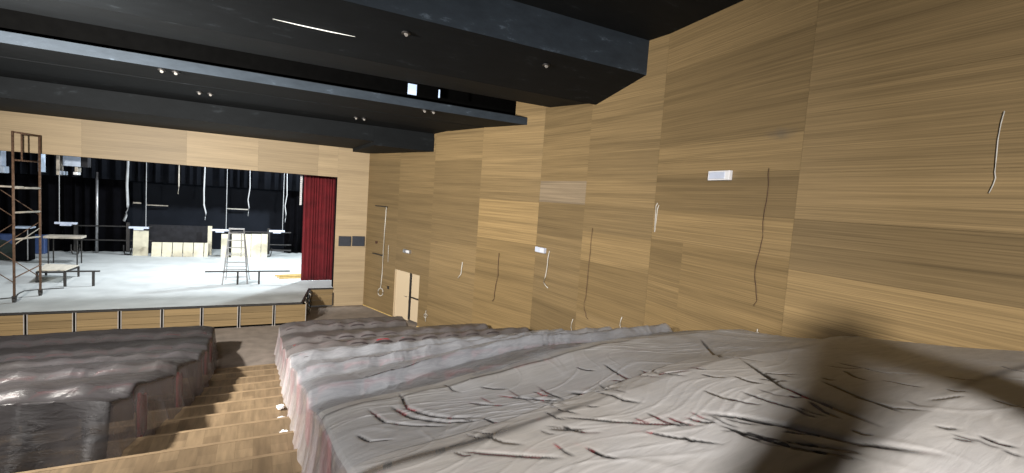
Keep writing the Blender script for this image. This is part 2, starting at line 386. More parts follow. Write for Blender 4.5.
mb = MB().quad([(-16, YF+.05, 0), (1.38, YF+.05, 0), (1.38, YF+.05, ZS-.04), (-16, YF+.05, ZS-.04)]); rel(mb, off).build('backing', M['void'], apr)
# return beside the apron
rt = empty('stage_return', (2, YP, 0), 'short oak boarded stage riser between the apron side and the oak pier', 'stage front')
o2 = np.array([2, YP, 0])
o = panel_mesh('front_board', [((-2, -.03), dX, AX+.05, JX-.01, .05+k*.225, .05+(k+1)*.225-.006, T([.95, 1, .97][k]), (k*3, k*5)) for k in range(3)], M['oak'], kind=None); o.parent = rt
mb = MB().box((AX, YP-.06, ZS-.045), (JX, YP, ZS+.006)); rel(mb, o2).build('edge_strip', M['darkmetal'], rt)
mb = MB().box((JX-.02, YP-.07, .05), (JX+.015, YP-.005, ZS*.75)); rel(mb, o2).build('side_post', M['darkmetal'], rt)
mb = MB().quad([(1.37, YF+.06, 0), (AX-.03, YP, 0), (AX-.03, YP, ZS-.05), (1.37, YF+.06, ZS-.05)]); mb.build('wall_apron_side', M['blackcloth'], kind='structure')
# coiled cables hanging down the side of the apron
cl = empty('cable_bundle', (1.5, 18.4, 0), 'bundle of dark and grey cables hanging down the side end of the apron', 'cables')
for i in range(9):
    y = YF+.12+i*.25; r = random.Random(i)
    xo = .18*(y-YF)
    pts = [(1.44+xo+r.uniform(0, .05), y, ZS-.01)]
    for k in range(1, 9):
        pts.append((1.46+xo+.05*math.sin(k*1.1+i)+r.uniform(0, .05), y+.06*math.sin(k*.9+i*2), ZS*(1-k/8.)+.02))
    rel(MB().tube(pts, .014 if i % 3 else .02, 6), (1.5, 18.4, 0)).build('cable', M['galv'] if i % 3 == 0 else M['darkmetal'], cl, smooth=True)

# stage house: back wall, side cloths, borders
MB().box((-16, YB, 0), (9, YB+.2, 12)).build('wall_back', M['greywall'], kind='structure')
MB().box((-16.2, YP, 0), (-16, YB, 12)).build('wall_left', M['blackcloth'], kind='structure')
MB().box((9, YP+.5, 0), (9.2, YB, 12)).build('wall_right', M['blackcloth'], kind='structure')
MB().box((-16, YP+.3, 12), (9, YB, 12.2)).build('ceiling_stage', M['blackcloth'], kind='structure')
def drape(name, x0, x1, Y, z0, z1, mat, per=.28, amp=.08, seed=1, dirv=(1, 0)):
    r = random.Random(seed); n = int(abs(x1-x0)/per*10)+2; ph = 0; v = []; f = []
    rowsn = 7
    for i in range(n):
        t = i/(n-1); ph += 2*math.pi/10*(1+.35*math.sin(i*.13+seed)+.15*r.uniform(-1, 1))
        for k in range(rowsn):
            s = k/(rowsn-1); a = amp*(.55+.45*(1-s))*(1+.3*math.sin(i*.07+k*.4))
            x = x0+(x1-x0)*t+.02*math.sin(ph*2+k*.3)
            yy = Y+a*math.sin(ph+.15*k)
            v.append((x, yy, z0+(z1-z0)*s))
    for i in range(n-1):
        for k in range(rowsn-1): a = i*rowsn+k; f.append((a, a+rowsn, a+rowsn+1, a+1))
    me = bpy.data.meshes.new(name); me.from_pydata(v, [], f); me.materials.append(mat)
    for p in me.polygons: p.use_smooth = True
    o = bpy.data.objects.new(name, me); C.objects.link(o)
    so = o.modifiers.new('thick', 'SOLIDIFY'); so.thickness = .012
    return o
CY = 22.2
cx0 = onY(303, 281, CY)[0]; 
tag(drape('stage_curtain', cx0-.1, 3.6, CY, ZS+.02, 9, M['curtain'], per=.13, amp=.015, seed=3), 'tall dark red pleated stage curtain drawn to the right side of the opening', 'curtain')
mb = MB(); p1 = onY(302, 172, CY-.12); p2 = onY(302, 205, CY-.12)
for k in range(26):
    zz = p1[2]+.6-(p1[2]+.6-p2[2])*k/25; mb.box((p2[0]-.10, CY-.13, zz), (p2[0]-.02, CY-.118, zz+.07))
mb.box((p2[0]-.04, CY-.125, p2[2]), (p2[0]-.015, CY-.115, p1[2]+.65))
tag(mb.build('curtain_lacing', M['whitebox']), 'white laced strip running down the edge of the red curtain', 'strip')
xl = onY(128, 240, 31.5)[0]
tag(drape('side_cloth', -14, xl, 31.5, ZS+.02, 11, M['blackcloth'], .5, .12, 5), 'wide black masking cloth hanging behind the scaffold at stage left of the back wall', 'curtain')
xr = onY(284, 240, 31.5)[0]
tag(drape('side_cloth', xr, 8.5, 31.5, ZS+.02, 11, M['blackcloth'], .5, .12, 6), 'narrow black masking cloth hanging just left of the red curtain', 'curtain')
zb = onY(230, 187, 30.8)[2]
tag(drape('border_cloth', -14, 6.5, 30.8, zb, 11, plain('charcoal_border_cloth', (.006, .007, .010), .9, spec=.08), .45, .14, 8), 'charcoal pleated border cloth hanging across the top of the stage', 'curtain')

def P3(x, y, Y): return tuple(onY(x, y, Y))
def hangcable(pts, Y, r, mat, label, group='cables hanging above the stage'):
    q = [P3(x, y, Y) for x, y in pts]; q = [(q[0][0], q[0][1], 8.5)]+q
    o = MB().tube(q, r, 6).build('hanging_cable', mat, smooth=True); tag(o, label, 'cable', group); return o
hangcable([(128, 164), (127, 185), (128, 205), (126, 216), (124, 221)], 29, .055, M['grubby'], 'thickest white strap hanging above the stage, left of centre')
hangcable([(179, 168), (179, 185), (178, 194)], 29, .03, M['galv'], 'short frayed grey cable end hanging near the middle of the border cloth')
hangcable([(205, 168), (204, 190), (204, 205), (206, 213), (205, 220)], 27, .032, M['grubby'], 'long white frayed cable hanging above the beige boards')
hangcable([(250, 172), (250, 188), (248, 200), (249, 207), (248, 216)], 27, .024, M['grubby'], 'wavy thin white cable hanging right of the stepladder')
hangcable([(287, 176), (287, 195), (285, 206), (286, 214), (285, 222)], 27, .026, M['grubby'], 'rightmost white wavy cable, hanging beside the red curtain')
# hanging flood lights on cables
for i, (x, y, w, ytop, Y, lab) in enumerate(((66, 223, 6, 165, 28, 'small white floodlight bar hanging behind the scaffold on a thin wire'), (139, 227.5, 6, 168, 29, 'small white floodlight bar hanging just above the tall beige board'),
        (220, 230, 6, 172, 29, 'small white floodlight bar hanging left of the stepladder'), (277, 231, 6, 176, 29, 'rightmost small white floodlight bar, beside the red curtain'))):
    c = np.array(P3(x, y, Y)); e = empty('hanging_floodlight', c, lab, 'light', 'floodlight bars hanging on wires over the stage')
    W = w*Y/FPX*1.05
    MB().box((-W, -.1, -.05), (W, .1, .04)).box((-W*.5, -.12, -.12), (W*.5, .08, -.05)).build('lamp_bar', M['lens'], e, bevel=.01)
    xw = -W*.6 if i in (0,) else W*.7
    MB().tube([(xw, 0, 8.5-c[2]), (xw, 0, .03)], .015, 6).build('wire', M['grubby'], e)
for (x0, x1, y, Y, lab) in ((146, 168, 205.3, 32.6, 'left long white strip fixed on the dark stage back wall'), (133, 141, 202.8, 32.6, 'short white strip left of the long strip on the stage back wall'), (227, 248, 209, 32.6, 'long white strip on the stage back wall above the stepladder')):
    a = P3(x0, y-.3, Y); b = P3(x1, y+.5, Y)
    tag(MB().box((a[0], Y, b[2]-.03), (b[0], Y+.1, a[2]+.03)).build('wall_strip', M['galv' if x0 != 227 else 'white']), lab, 'strip', 'strips on the back wall')
# vertical pipe at left
a = onZ(97, 247, ZS); Yp_ = 30.9; b = P3(97, 172, Yp_); tag(MB().tube([(b[0], Yp_, ZS), (b[0], Yp_, b[2])], .06, 10).build('standing_pipe', M['metal'], smooth=True), 'vertical grey pipe standing against the black cloth right of the scaffold', 'pipe')
# units hanging behind the proscenium header at left
def unit(boxes, Y, lab, name='hanging_unit'):
    c = np.array(P3(boxes[0][0], boxes[0][1], Y)); e = empty(name, c, lab, 'equipment')
    for j, (x0, y0, x1, y1, nm, mt) in enumerate(boxes):
        a = np.array(P3(x0, y0, Y))-c; b = np.array(P3(x1, y1, Y))-c
        MB().box((a[0], -.15, min(a[2], b[2])), (b[0], .25, max(a[2], b[2]))).build(nm, mt, e, bevel=.01)
    return e
M['bluegrey'] = plain('pale_blue_grey_metal', (.42, .5, .62), .5, vary=.2)
unit([(64, 146, 82, 167, 'housing', M['bluegrey']), (57.5, 146, 61, 175, 'side_bracket', M['galv']), (61, 171, 65.5, 175, 'foot', M['bluegrey']), (76, 167, 79, 172, 'stem', M['galv']), (74.5, 172, 78.5, 175, 'clamp', M['whitebox']), (82, 148, 89, 167.5, 'end_cap', M['greypanel'])], 23.5, 'pale blue-grey boxy unit hanging below the oak header, right of the scaffold')
unit([(-3, 146, 3, 166, 'housing', M['bluegrey']), (1, 166, 6, 173, 'clamp', M['bluegrey'])], 23.5, 'pale blue-grey unit hanging below the oak header at the far left edge')
unit([(39.5, 150, 43, 172, 'housing', M['bluegrey'])], 23.8, 'slim pale blue fixture hanging behind the right leg of the scaffold')

# barrier frames
def barrier(x0, x1, xe0, xe1, ytop, ymid, ylow, yf, lab):
    G = onZ((x0+x1)/2, yf, ZS); Y = G[1]; e = empty('barrier_frame', (G[0], Y, ZS), lab, 'barrier', 'black barrier frames at the back of the stage'); L0 = (G[0], Y, ZS)
    for x in (x0, x1):
        X = P3(x, yf, Y)[0]; zt_ = P3(x, ytop-3, Y)[2]
        rel(MB().box((X-.07, Y-.06, ZS+.15), (X+.07, Y+.06, zt_)), L0).build('post', M['darkmetal'], e)
        pts = [(X-.16, Y-.1, ZS+.5), (X-.16, Y-.1, ZS+.25), (X-.1, Y-.1, ZS+.03), (X+.1, Y-.1, ZS+.03), (X+.16, Y-.1, ZS+.25), (X+.16, Y-.1, ZS+.5)]
        rel(MB().tube(pts, .03, 6), L0).build('foot', M['darkmetal'], e)
    for y, r in ((ytop, .035), (ymid, .035), (ylow, .05)):
        if y is None: continue
        a = P3(xe0, y, Y); b = P3(xe1, y+(xe1-xe0)*.018, Y); rel(MB().tube([(a[0], Y, a[2]), (b[0], Y, b[2])], r, 8), L0).build('rail', M['darkmetal'], e)
barrier(76, 128, 74, 152, 225.5, 239.5, None, 254.5, 'left black tubular barrier frame standing before the black cloth')
barrier(229.5, 268, 221, 291, 231.5, 243.8, 249.3, 256.5, 'right black tubular barrier frame standing before the beige boards')
# flats and boards leaning at the back wall
def board(x0, x1, y0, y1, Y, mat, name, lab, cat='board', th=.05, lean=.15, group=None, lines=None):
    Y = min(Y, onZ((x0+x1)/2, y1, ZS)[1]+lean) if name != 'charcoal_flat' else Y
    a = np.array(P3(x0, y0, Y)); b = np.array(P3(x1, y1, Y)); zb_ = ZS if name != 'charcoal_flat' else ZS+.02
    m_ = MB(); v0 = [(a[0], Y-lean, zb_), (b[0], Y-lean, zb_), (b[0], Y, a[2]), (a[0], Y, a[2])]
    n = 0; m_.v = v0+[(x, y+th, z_) for x, y, z_ in v0]; m_.f = [(0, 1, 2, 3), (7, 6, 5, 4), (0, 4, 5, 1), (1, 5, 6, 2), (2, 6, 7, 3), (3, 7, 4, 0)]; m_.m = [0]*6
    return tag(m_.build(name, mat), lab, cat, group)
board(149, 212, 224.5, 244, 31.0, M['greypanel'], 'charcoal_flat', 'large charcoal panel leaning at the back wall of the stage, behind the low beige boards', 'panel')
board(133.5, 148.5, 230.5, 248, 30.2, M['beige'], 'beige_board', 'tall beige board standing at the left end of the charcoal panel', group=None)
board(208, 211.8, 226, 243.5, 30.6, M['beige'], 'upright_board', 'narrow pale upright board at the right end of the charcoal panel')
for i in range(6):
    x0 = 152+i*10.5; x1 = x0+9.6 if i < 5 else x0+3.5
    board(x0, x1, 242.2+i*.15, 249.3, 29.9, M['beige'], 'low_beige_board', 'low beige board below the charcoal panel, %s' % ['at its left end', 'second from its left', 'third from its left', 'third from its right', 'second from its right', 'the narrow one at its right end'][i], group='low beige boards below the charcoal panel')
for i in range(5):
    x0 = [221.5, 232, 242, 251.5, 261.5][i]; x1 = [229, 241, 250.7, 260.7, 267.3][i]
    board(x0, x1, 234, 248.8, 29.6, M['beige'], 'beige_board', 'tall beige board behind the stepladder and barrier, %s' % ['left of the ladder', 'directly behind the ladder', 'just right of the ladder', 'second from the right', 'the rightmost one'][i], group='tall beige boards behind the right barrier frame')
a = onZ(279, 251, ZS); tag(MB().box((a[0], a[1], ZS), (a[0]+1.7, a[1]+.25, ZS+.12)).build('floor_beam', M['blackcloth']), 'black beam lying on the stage left of the red curtain', 'beam')
for i in range(3):
    a = onZ(275+i*2, 276.2+i*1.3, ZS); b = onZ(302, 275+i*1.5, ZS); a = Vector(a); b = Vector(b); t = (b-a); t.z = 0; t = t.normalized(); nn = Vector((-t.y, t.x, 0))
    b = a+t*2.0
    m_ = MB(); m_.prism([tuple((a-nn*.05)[:2]), tuple((b-nn*.05)[:2]), tuple((b+nn*.05)[:2]), tuple((a+nn*.05)[:2])], 2, ZS+.002, ZS+.055)
    tag(m_.build('pine_batten', M['yellow']), 'yellow pine batten on the stage beside the red curtain, %s of three' % ['the farthest', 'the middle one', 'the nearest'][i], 'batten', 'pine battens on the stage')

# stepladder
G = np.array(onZ(235, 284, ZS)); e = empty('stepladder', (G[0], G[1], ZS), 'aluminium A-frame stepladder standing open in the middle of the stage', 'ladder')
sc_ = G[1]/FPX*1.06; H = (284-239)*sc_; wb = 9.0*sc_; wt = 5.2*sc_
for s in (-1, 1):
    MB().tube([(s*wb, -.1, 0), (s*wt, .45, H)], .028, 6).build('side_rail', M['alu'], e)
    MB().tube([(s*wb*.98+.06, 1.0, 0), (s*wt*1.0, .52, H)], .022, 6).build('rear_leg', M['alu'], e)
for k in range(1, 8):
    t = k/7.6; x = wb+(wt-wb)*t; MB().box((-x, -.1+.55*t-.05, H*t-.015), (x, -.1+.55*t+.05, H*t+.015)).build('step', M['alu'], e)
MB().box((-wt*1.1, .38, H-.03), (wt*1.1, .58, H+.02)).build('top_plate', M['alu'], e, bevel=.005)
for k in (2, 4): 
    t = k/7.6; x = wb+(wt-wb)*t; MB().tube([(-x, 1.0-.48*t, H*t), (x, 1.0-.48*t, H*t)], .016, 6).build('rear_brace', M['alu'], e)

# low frames and platform
def lowframe(x0, x1, y, legs, yl, lab):
    G = np.array(onZ(legs[0], yl, ZS)); Y = G[1]; L0 = (G[0], Y, ZS); e = empty('steel_trestle', L0, lab, 'frame', 'low steel platform frames on the stage')
    a = P3(x0, y, Y); b = P3(x1, y+(x1-x0)*.012, Y)
    rel(MB().box((a[0], Y-.03, a[2]-.03), (b[0], Y+.03, a[2]+.02)), L0).build('rail', M['darkmetal'], e)
    for x in legs:
        X = P3(x, yl, Y)[0]; rel(MB().box((X-.035, Y-.035, ZS), (X+.035, Y+.035, a[2])), L0).build('leg', M['darkmetal'], e)
lowframe(205, 290, 271.6, (237.5, 258.8), 284.5, 'long thin dark rail on two legs standing behind the stepladder')
lowframe(64, 100, 271.3, (65, 93.4), 286.5, 'short dark rail on two legs joined to the low plywood platform')
G = np.array(onZ(50, 277, ZS)); L0 = np.array([G[0], G[1], ZS]); e = empty('low_platform', L0, 'low plywood platform on a dark frame beside the scaffold', 'platform')
hz = .42; A_ = onZ(37, 271, ZS+hz); B_ = onZ(64.5, 271, ZS+hz); C_ = onZ(78.5, 266, ZS+hz); D_ = onZ(46, 264.6, ZS+hz)
def shp(pts, z0, z1):
    m_ = MB(); m_.prism([(p[0]-L0[0], p[1]-L0[1]) for p in pts], 2, z0-ZS, z1-ZS); return m_
shp([A_, B_, C_, D_], ZS+hz-.0, ZS+hz+.04).build('plywood_top', M['ply'], e)
for (p, q) in ((A_, B_), (B_, C_), (C_, D_), (D_, A_)):
    p = Vector(p)-Vector(L0); q = Vector(q)-Vector(L0)
    MB().tube([p-Vector((0, 0, .04)), q-Vector((0, 0, .04))], .035, 4).build('frame_bar', M['darkmetal'], e)
for p in (A_, B_, C_, D_):
    p = Vector(p)-Vector(L0); MB().box((p.x-.03, p.y-.03, 0), (p.x+.03, p.y+.03, hz-.02)).build('leg', M['darkmetal'], e)

# scaffold tower
Y0_, Y1_ = 19.45, 20.4
FA = np.array([onY(14.3, 295, Y0_)[0], Y0_]); FB = np.array([onY(40.4, 287, Y1_)[0], Y1_])
dv = (FB-FA)/np.linalg.norm(FB-FA); pv = np.array([-dv[1], dv[0]]); WT = 2.0
pv = np.array([-.998, -.06])
zA = onY(13.5, 131, Y0_)[2]; zB = onY(41, 135, Y1_)[2]; ztop = (zA+zB)/2
L0 = (FA[0], FA[1], ZS); e = empty('scaffold_tower', L0, 'rusty wheeled scaffold tower standing at the left end of the stage', 'scaffold')
def tube3(p, q, r, nm, mt, seg=6): return rel(MB().tube([p, q], r, seg), L0).build(nm, mt, e, smooth=True)
def at3(P, o, z): return (P[0]+pv[0]*o, P[1]+pv[1]*o, z)
for o_ in (0, WT):
    for P in (FA, FB):
        tube3(at3(P, o_, ZS+.18), at3(P, o_, ztop), .033, 'leg', M['rust'], 8)
        c = at3(P, o_, ZS); w = MB().tube([(c[0]-.03, c[1], ZS+.08), (c[0]+.03, c[1], ZS+.08)], .08, 14); w.box((c[0]-.05, c[1]-.03, ZS+.08), (c[0]+.05, c[1]+.03, ZS+.2)); rel(w, L0).build('caster', M['darkmetal'], e)
    for ya, r_ in ((134, .03), (161, .028), (188, .036), (212, .032), (238, .03)):
        zz = onY(27, ya, (Y0_+Y1_)/2)[2]; tube3(at3(FA, o_, zz), at3(FB, o_, zz), r_, 'rung', M['rust'] if ya < 180 else M['galv'])
zz = onY(14, 187, Y0_)[2]; a = np.array(at3(FA, -.05, zz)); b = np.array(at3(FA, WT+.1, zz)); w3 = np.array([dv[0], dv[1], 0])*.3
m_ = MB(); m_.prism([tuple((a)[:2]), tuple((b)[:2]), tuple((b+w3)[:2]), tuple((a+w3)[:2])], 2, zz-.02, zz+.025); rel(m_, L0).build('plank', M['galv'], e)
Z1 = onY(22, 133, 19.75)[2]; Z0 = onY(22, 161, 19.75)[2]; mP = FA*.68+FB*.32; tube3(at3(mP, 0, Z0), at3(mP, 0, Z1), .022, 'short_upright', M['rust'])
for P in (FA, FB):
    for za, zb2 in ((ZS+.6, ZS+2.4), (ZS+2.4, ZS+.6), (ZS+2.6, ZS+4.3)): tube3(at3(P, 0, za), at3(P, WT, zb2), .013, 'brace', M['rust'])
tube3(at3(FA, 0, ZS+.75), at3(FB, 0, ZS+1.0), .018, 'brace', M['rust']); tube3(at3(FA, 0, ZS+1.75), at3(FB, 0, ZS+2.2), .015, 'brace', M['galv'])
# floor cable by the tower
pts = [onZ(x, y, ZS+.012) for x, y in ((0, 299), (10, 298), (16, 297), (18, 294), (24, 291), (40, 289.5), (64, 288))]
tag(MB().tube(pts, .02, 6).build('floor_cable', M['wire'], smooth=True), 'black cable lying on the stage past the scaffold wheels', 'cable')
# black case + blue sheet pile at far left of stage
G = onZ(22, 262, ZS); e = empty('wheeled_case', G, 'tall black case standing behind the scaffold tower', 'case')
MB().box((-.28, 0, .05), (.28, .5, 1.45)).build('body', M['blackcloth'], e, bevel=.03); MB().box((-.3, -.02, 1.45), (.3, .52, 1.52)).build('lid', M['bluegrey'], e, bevel=.02)
MB().tube([(.2, -.05, .1), (.2, -.05, 1.4)], .02, 6).build('handle', M['metal'], e)
G = onZ(8, 258, ZS); m_ = bmesh.new(); bmesh.ops.create_icosphere(m_, subdivisions=4, radius=1)
for v_ in m_.verts:
    c = v_.co; k_ = 1+.25*math.sin(c.x*5+c.y*3)*math.cos(c.z*6); v_.co = Vector((c.x*1.3*k_, c.y*.7*k_, max(0, c.z*.7*k_)))
me = bpy.data.meshes.new('cloth_heap'); m_.to_mesh(me); m_.free(); me.materials.append(plain('dark_green_cloth', (.02, .03, .026), .9)); 
for p in me.polygons: p.use_smooth = True
o = bpy.data.objects.new('cloth_heap', me); C.objects.link(o); o.location = (G[0]-.6, G[1], ZS); tag(o, 'dark green cloth heap on the stage behind the scaffold at the left edge', 'cloth')
G = onZ(9, 256, ZS); tag(MB().box((G[0]-1.5, G[1]+.75, ZS), (G[0]+1.0, G[1]+1.25, ZS+.9)).build('storage_crate', plain('deep_blue_plastic', (.05, .09, .22), .5), bevel=.03), 'low deep blue crate behind the cloth heap at the far left of the stage', 'crate')
# folded table leaning: pale long top behind tower
a = P3(46, 233.5, 27.2); b = P3(84, 237.5, 27.2); e = empty('folding_table', ((a[0]+b[0])/2, 27.2, ZS), 'pale narrow folding table standing behind the scaffold', 'table'); hw = (b[0]-a[0])/2; zt_ = (a[2]+b[2])/2-ZS
MB().box((-hw, -.35, zt_-.1), (hw, .35, zt_)).build('table_top', M['galv'], e, bevel=.01)
for sx in (-.75, .75):
    for sy in (-.28, .28): MB().tube([(hw*sx, sy, 0), (hw*sx, sy, zt_-.1)], .025, 6).build('leg', M['darkmetal'], e)

# ------------------------------------------------------------------ floors
mb = MB(); mb.quad([(-16, RAKE0, 0), (7.5, RAKE0, 0), (7.5, YP+.1, 0), (-16, YP+.1, 0)])
mb.quad([dw(u0, 0, .001), dw(u1, 0, .001), dw(u1, 1.3, .001), dw(u0, 1.3, .001)])
mb.build('floor', M['floorgrey'], kind='structure')
# raked oak steps: blocks running along Y on the treads
m, nt, b_, o_ = newmat('oak_tread'); L = nt.links.new
tc = N(nt, 'ShaderNodeTexCoord'); mp = N(nt, 'ShaderNodeMapping'); L(tc.outputs['Object'], mp.inputs[0]); mp.inputs['Rotation'].default_value = (0, 0, math.pi/2)
br = N(nt, 'ShaderNodeTexBrick'); br.inputs['Scale'].default_value = 1; br.inputs['Brick Width'].default_value = .83; br.inputs['Row Height'].default_value = .2; br.inputs['Mortar Size'].default_value = .002
br.inputs['Color1'].default_value = (.175, .122, .07, 1); br.inputs['Color2'].default_value = (.25, .178, .104, 1); br.inputs['Mortar'].default_value = (.15, .105, .06, 1)
L(mp.outputs[0], br.inputs[0]); no = N(nt, 'ShaderNodeTexNoise'); no.inputs['Scale'].default_value = 2.2; no.inputs['Detail'].default_value = 8
mp3 = N(nt, 'ShaderNodeMapping'); mp3.inputs['Scale'].default_value = (7, 1, 2); L(tc.outputs['Object'], mp3.inputs[0]); L(mp3.outputs[0], no.inputs[0])
r_ = ramp(nt, [(.3, (.72,)*3), (.7, (1.12,)*3)], no.outputs[0]); mx = N(nt, 'ShaderNodeMix', data_type='RGBA', blend_type='MULTIPLY'); mx.inputs[0].default_value = 1; L(br.outputs[0], mx.inputs[6]); L(r_.outputs[0], mx.inputs[7]); L(mx.outputs[2], b_.inputs['Base Color']); b_.inputs['Roughness'].default_value = .55
M['tread'] = m
mb = MB(); nst = 24
for k in range(nst):
    y1 = RAKE0-k*TR; y0 = y1-TR; z1 = RI*(k+1)
    mb.quad([(-16, y0-.0, z1), (7.6, y0, z1), (7.6, y1+.02, z1), (-16, y1+.02, z1)])
    mb.quad([(-16, y1+.02, z1), (7.6, y1+.02, z1), (7.6, y1+.02, z1-.03), (-16, y1+.02, z1-.03)])
    mb.quad([(-16, y1, z1-RI), (7.6, y1, z1-RI), (7.6, y1, z1), (-16, y1, z1)], mi=1)
mbn = MB()
for k in range(nst):
    y1 = RAKE0-k*TR; z1 = RI*(k+1)
    mbn.box((-16, y1-.035, z1+.0005), (7.6, y1+.024, z1+.004)); mbn.box((-16, y1-TR+.004, z1+.0005), (7.6, y1-TR+.022, z1+.012), mi=1)
mbn.build('trim_2', [plain('pale_oak_nosing', (.26, .185, .11), .5), M['slot']], kind='structure')
mb.build('floor', [M['tread'], plain('oak_riser', (.2, .135, .075), .6)], kind='structure', fix=False)

# ------------------------------------------------------------------ ceiling: black stepped panels
XA, XB = -16, 8.2
def cz(z): return EYE+z
mb = MB()
prof = [(7.83, cz(3.53)), (7.83, cz(2.82)), (9.38, cz(2.41)), (9.42, cz(2.46)), (11.3, cz(2.6)), (11.3, cz(3.0)), (8.3, cz(3.9))]
mb.prism(prof, 0, XA, XB)
mb.build('ceiling', [M['black']], kind='structure')
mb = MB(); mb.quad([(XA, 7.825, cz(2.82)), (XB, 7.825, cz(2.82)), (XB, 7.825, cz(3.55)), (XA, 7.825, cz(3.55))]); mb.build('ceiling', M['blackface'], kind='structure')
mb = MB(); mb.box((XA, -8, cz(3.53)), (XB, 8.2, cz(3.9))); mb.build('ceiling', M['black'], kind='structure')
mb = MB(); mb.prism([(12.14, cz(2.19)), (13.8, cz(2.21)), (13.8, cz(2.5)), (12.14, cz(2.40))], 0, XA, XB)
mb.prism([(13.86, cz(2.21)), (15.5, cz(2.19)), (15.5, cz(2.5)), (13.86, cz(2.5))], 0, XA, XB)
mb.prism([(15.56, cz(2.2)), (16.33, cz(2.14)), (16.33, cz(2.5)), (15.56, cz(2.5))], 0, XA, XB)
mb.build('ceiling', M['black'], kind='structure')
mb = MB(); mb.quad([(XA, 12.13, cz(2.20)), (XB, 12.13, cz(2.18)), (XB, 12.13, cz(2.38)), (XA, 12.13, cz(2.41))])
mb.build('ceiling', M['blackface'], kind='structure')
mb = MB(); mb.prism([(16.33, cz(1.64)), (18.3, cz(1.645)), (18.3, cz(2.4)), (16.33, cz(2.4))], 0, XA, XB)
mb.prism([(18.32, cz(1.65)), (YP+.4, cz(1.66)), (YP+.4, cz(2.4)), (18.32, cz(2.4))], 0, XA, XB)
mb.prism([(16.31, cz(1.51)), (YP-.01, cz(1.53)), (YP-.01, cz(2.0)), (16.31, cz(2.0))], 0, 3.3, XB)
mb.build('ceiling', M['black'], kind='structure')
mb = MB(); mb.box((XA, 8, cz(4.6)), (XB, 17, cz(4.8))); mb.box((XA, 12.6, cz(2.46)), (XB, 12.65, cz(4.6))); mb.box((XA, 12.6, cz(2.5)), (XB, 16.4, cz(2.55))); mb.build('ceiling', M['void'], kind='structure')
# downlight pairs set in the black panels
def onplane(x, y, Y0, z0, Y1, z1):   # plane through line (Y0,z0)-(Y1,z1), any X
    s = (z1-z0)/(Y1-Y0); r = ray(x, y); t = (z0-s*Y0-0)/(r[2]-s*r[1]); return O+r*t
k1 = (12.14, 2.18, 14.1, 2.22)
for i, (x, y, pl, lab) in enumerate(((169, 71, k1, 'recessed black twin spotlight in the second ceiling step above the stage opening'), (205, 93, (14.14, 2.2, 16.3, 2.15), 'recessed black twin spotlight in the third ceiling panel, left of middle'), (429, 111, k1, 'recessed black twin spotlight in the ceiling near the oak wall'), (360, 118, (14.14, 2.2, 16.3, 2.15), 'recessed black twin spotlight in the narrow ceiling panel, right of middle'),
        (406, 33, (7.83, 2.82, 9.38, 2.41), 'round recessed downlight in the nearest slanted ceiling beam, left one'), (546, 65, (7.83, 2.82, 9.38, 2.41), 'round recessed downlight in the nearest slanted ceiling beam, nearest the oak wall'))):
    p = onplane(x, y, *pl); e = empty('recessed_spotlight', p, lab, 'light', 'spotlights recessed in the black ceiling')
    for s in ((-1, 1) if i < 4 else (0,)):
        MB().tube([(s*.12, 0, .01), (s*.12, 0, -.015)], .075, 16).build('trim_ring', M['darkmetal'], e)
        MB().tube([(s*.12, 0, -.012), (s*.12, -.03, -.04)], .03, 12).build('lamp', M['post'], e)
# bright slit in the first beam (light leaking through an open joint) and lit bits above the gap
pl1 = (7.83, 2.82, 9.38, 2.41)
pts = [onplane(x, y, *pl1)-np.array([0, 0, .012]) for x, y in ((273, 18.2), (300, 24.5), (330, 31), (355, 36))]
tag(MB().tube(pts, [.002, .008, .008, .002], 5).build('light_slit', emis('lit_slit', (1, .98, .92), 1.1)), 'thin curved white streak of light along the slanted black ceiling beam', 'light')
for i, (x, y, w, h_) in enumerate(((413, 88.5, 4.2, 9), (440, 93, .6, 7))):
    p = onY(x, y, 11.95); s_ = 12.5/FPX
    tag(MB().box((p[0]-w*s_, 12.0, p[2]-h_*s_*.6), (p[0]+w*s_, 12.02, p[2]+h_*s_*.5)).build('lit_opening', emis('daylight_gap', (.6, .75, 1), .4 if i == 0 else .6)), ['small bright bluish opening seen through the gap between the ceiling beams', 'thin white lit sliver in the ceiling gap right of the bright bluish opening'][i], 'opening')

# ------------------------------------------------------------------ things on the oak wall
def wcable(k, pts, r, mat, label, cat='cable', group='loose cables hanging from the oak wall', name='wall_cable'):
    q = [onW(k, x, y, .025) for x, y in pts]
    o = MB().tube(q, r*.72, 6).build(name, mat, smooth=True); return tag(o, label, cat, group)
def wig(pts, n=4, a=1.0, seed=0):
    r = random.Random(seed); out = []
    for (x0, y0), (x1, y1) in zip(pts[:-1], pts[1:]):
        for k in range(n):
            t = k/n; out.append((x0+(x1-x0)*t+(r.uniform(-a, a) if k else 0), y0+(y1-y0)*t))
    out.append(pts[-1]); return out
wcable(3, [(1004.5, 111), (1001, 123), (998, 140), (996, 160), (995, 172), (995.5, 178), (993, 185), (989, 193)], .0075, M['white'], 'white cable hanging on the near oak wall at the far right')
wcable(2, wig([(769, 168), (768, 190), (763, 222), (763, 236), (756.5, 262), (755, 280), (757, 300), (754, 306)], 3, .7, 1), .006, M['brownwire'], 'long dark brown cable hanging on the wall below the large white fixture')
wcable(1, [(657.5, 203), (656, 206), (655.5, 215), (654.5, 232), (656, 222), (657.5, 209), (659, 205)], .014, M['white'], 'short doubled white cable high on the oak wall right of middle')
wcable(1, wig([(592.5, 228), (589, 262), (586, 294), (584, 306), (586, 317), (588, 319)], 3, .5, 3), .008, M['brownwire'], 'long dark cable hanging on the wall right of the emergency light')
wcable(1, [(549.5, 251), (548, 258), (547, 268), (545.5, 276), (543.5, 282), (546, 286), (548, 288)], .016, M['white'], 'white cable dangling below the small emergency light')
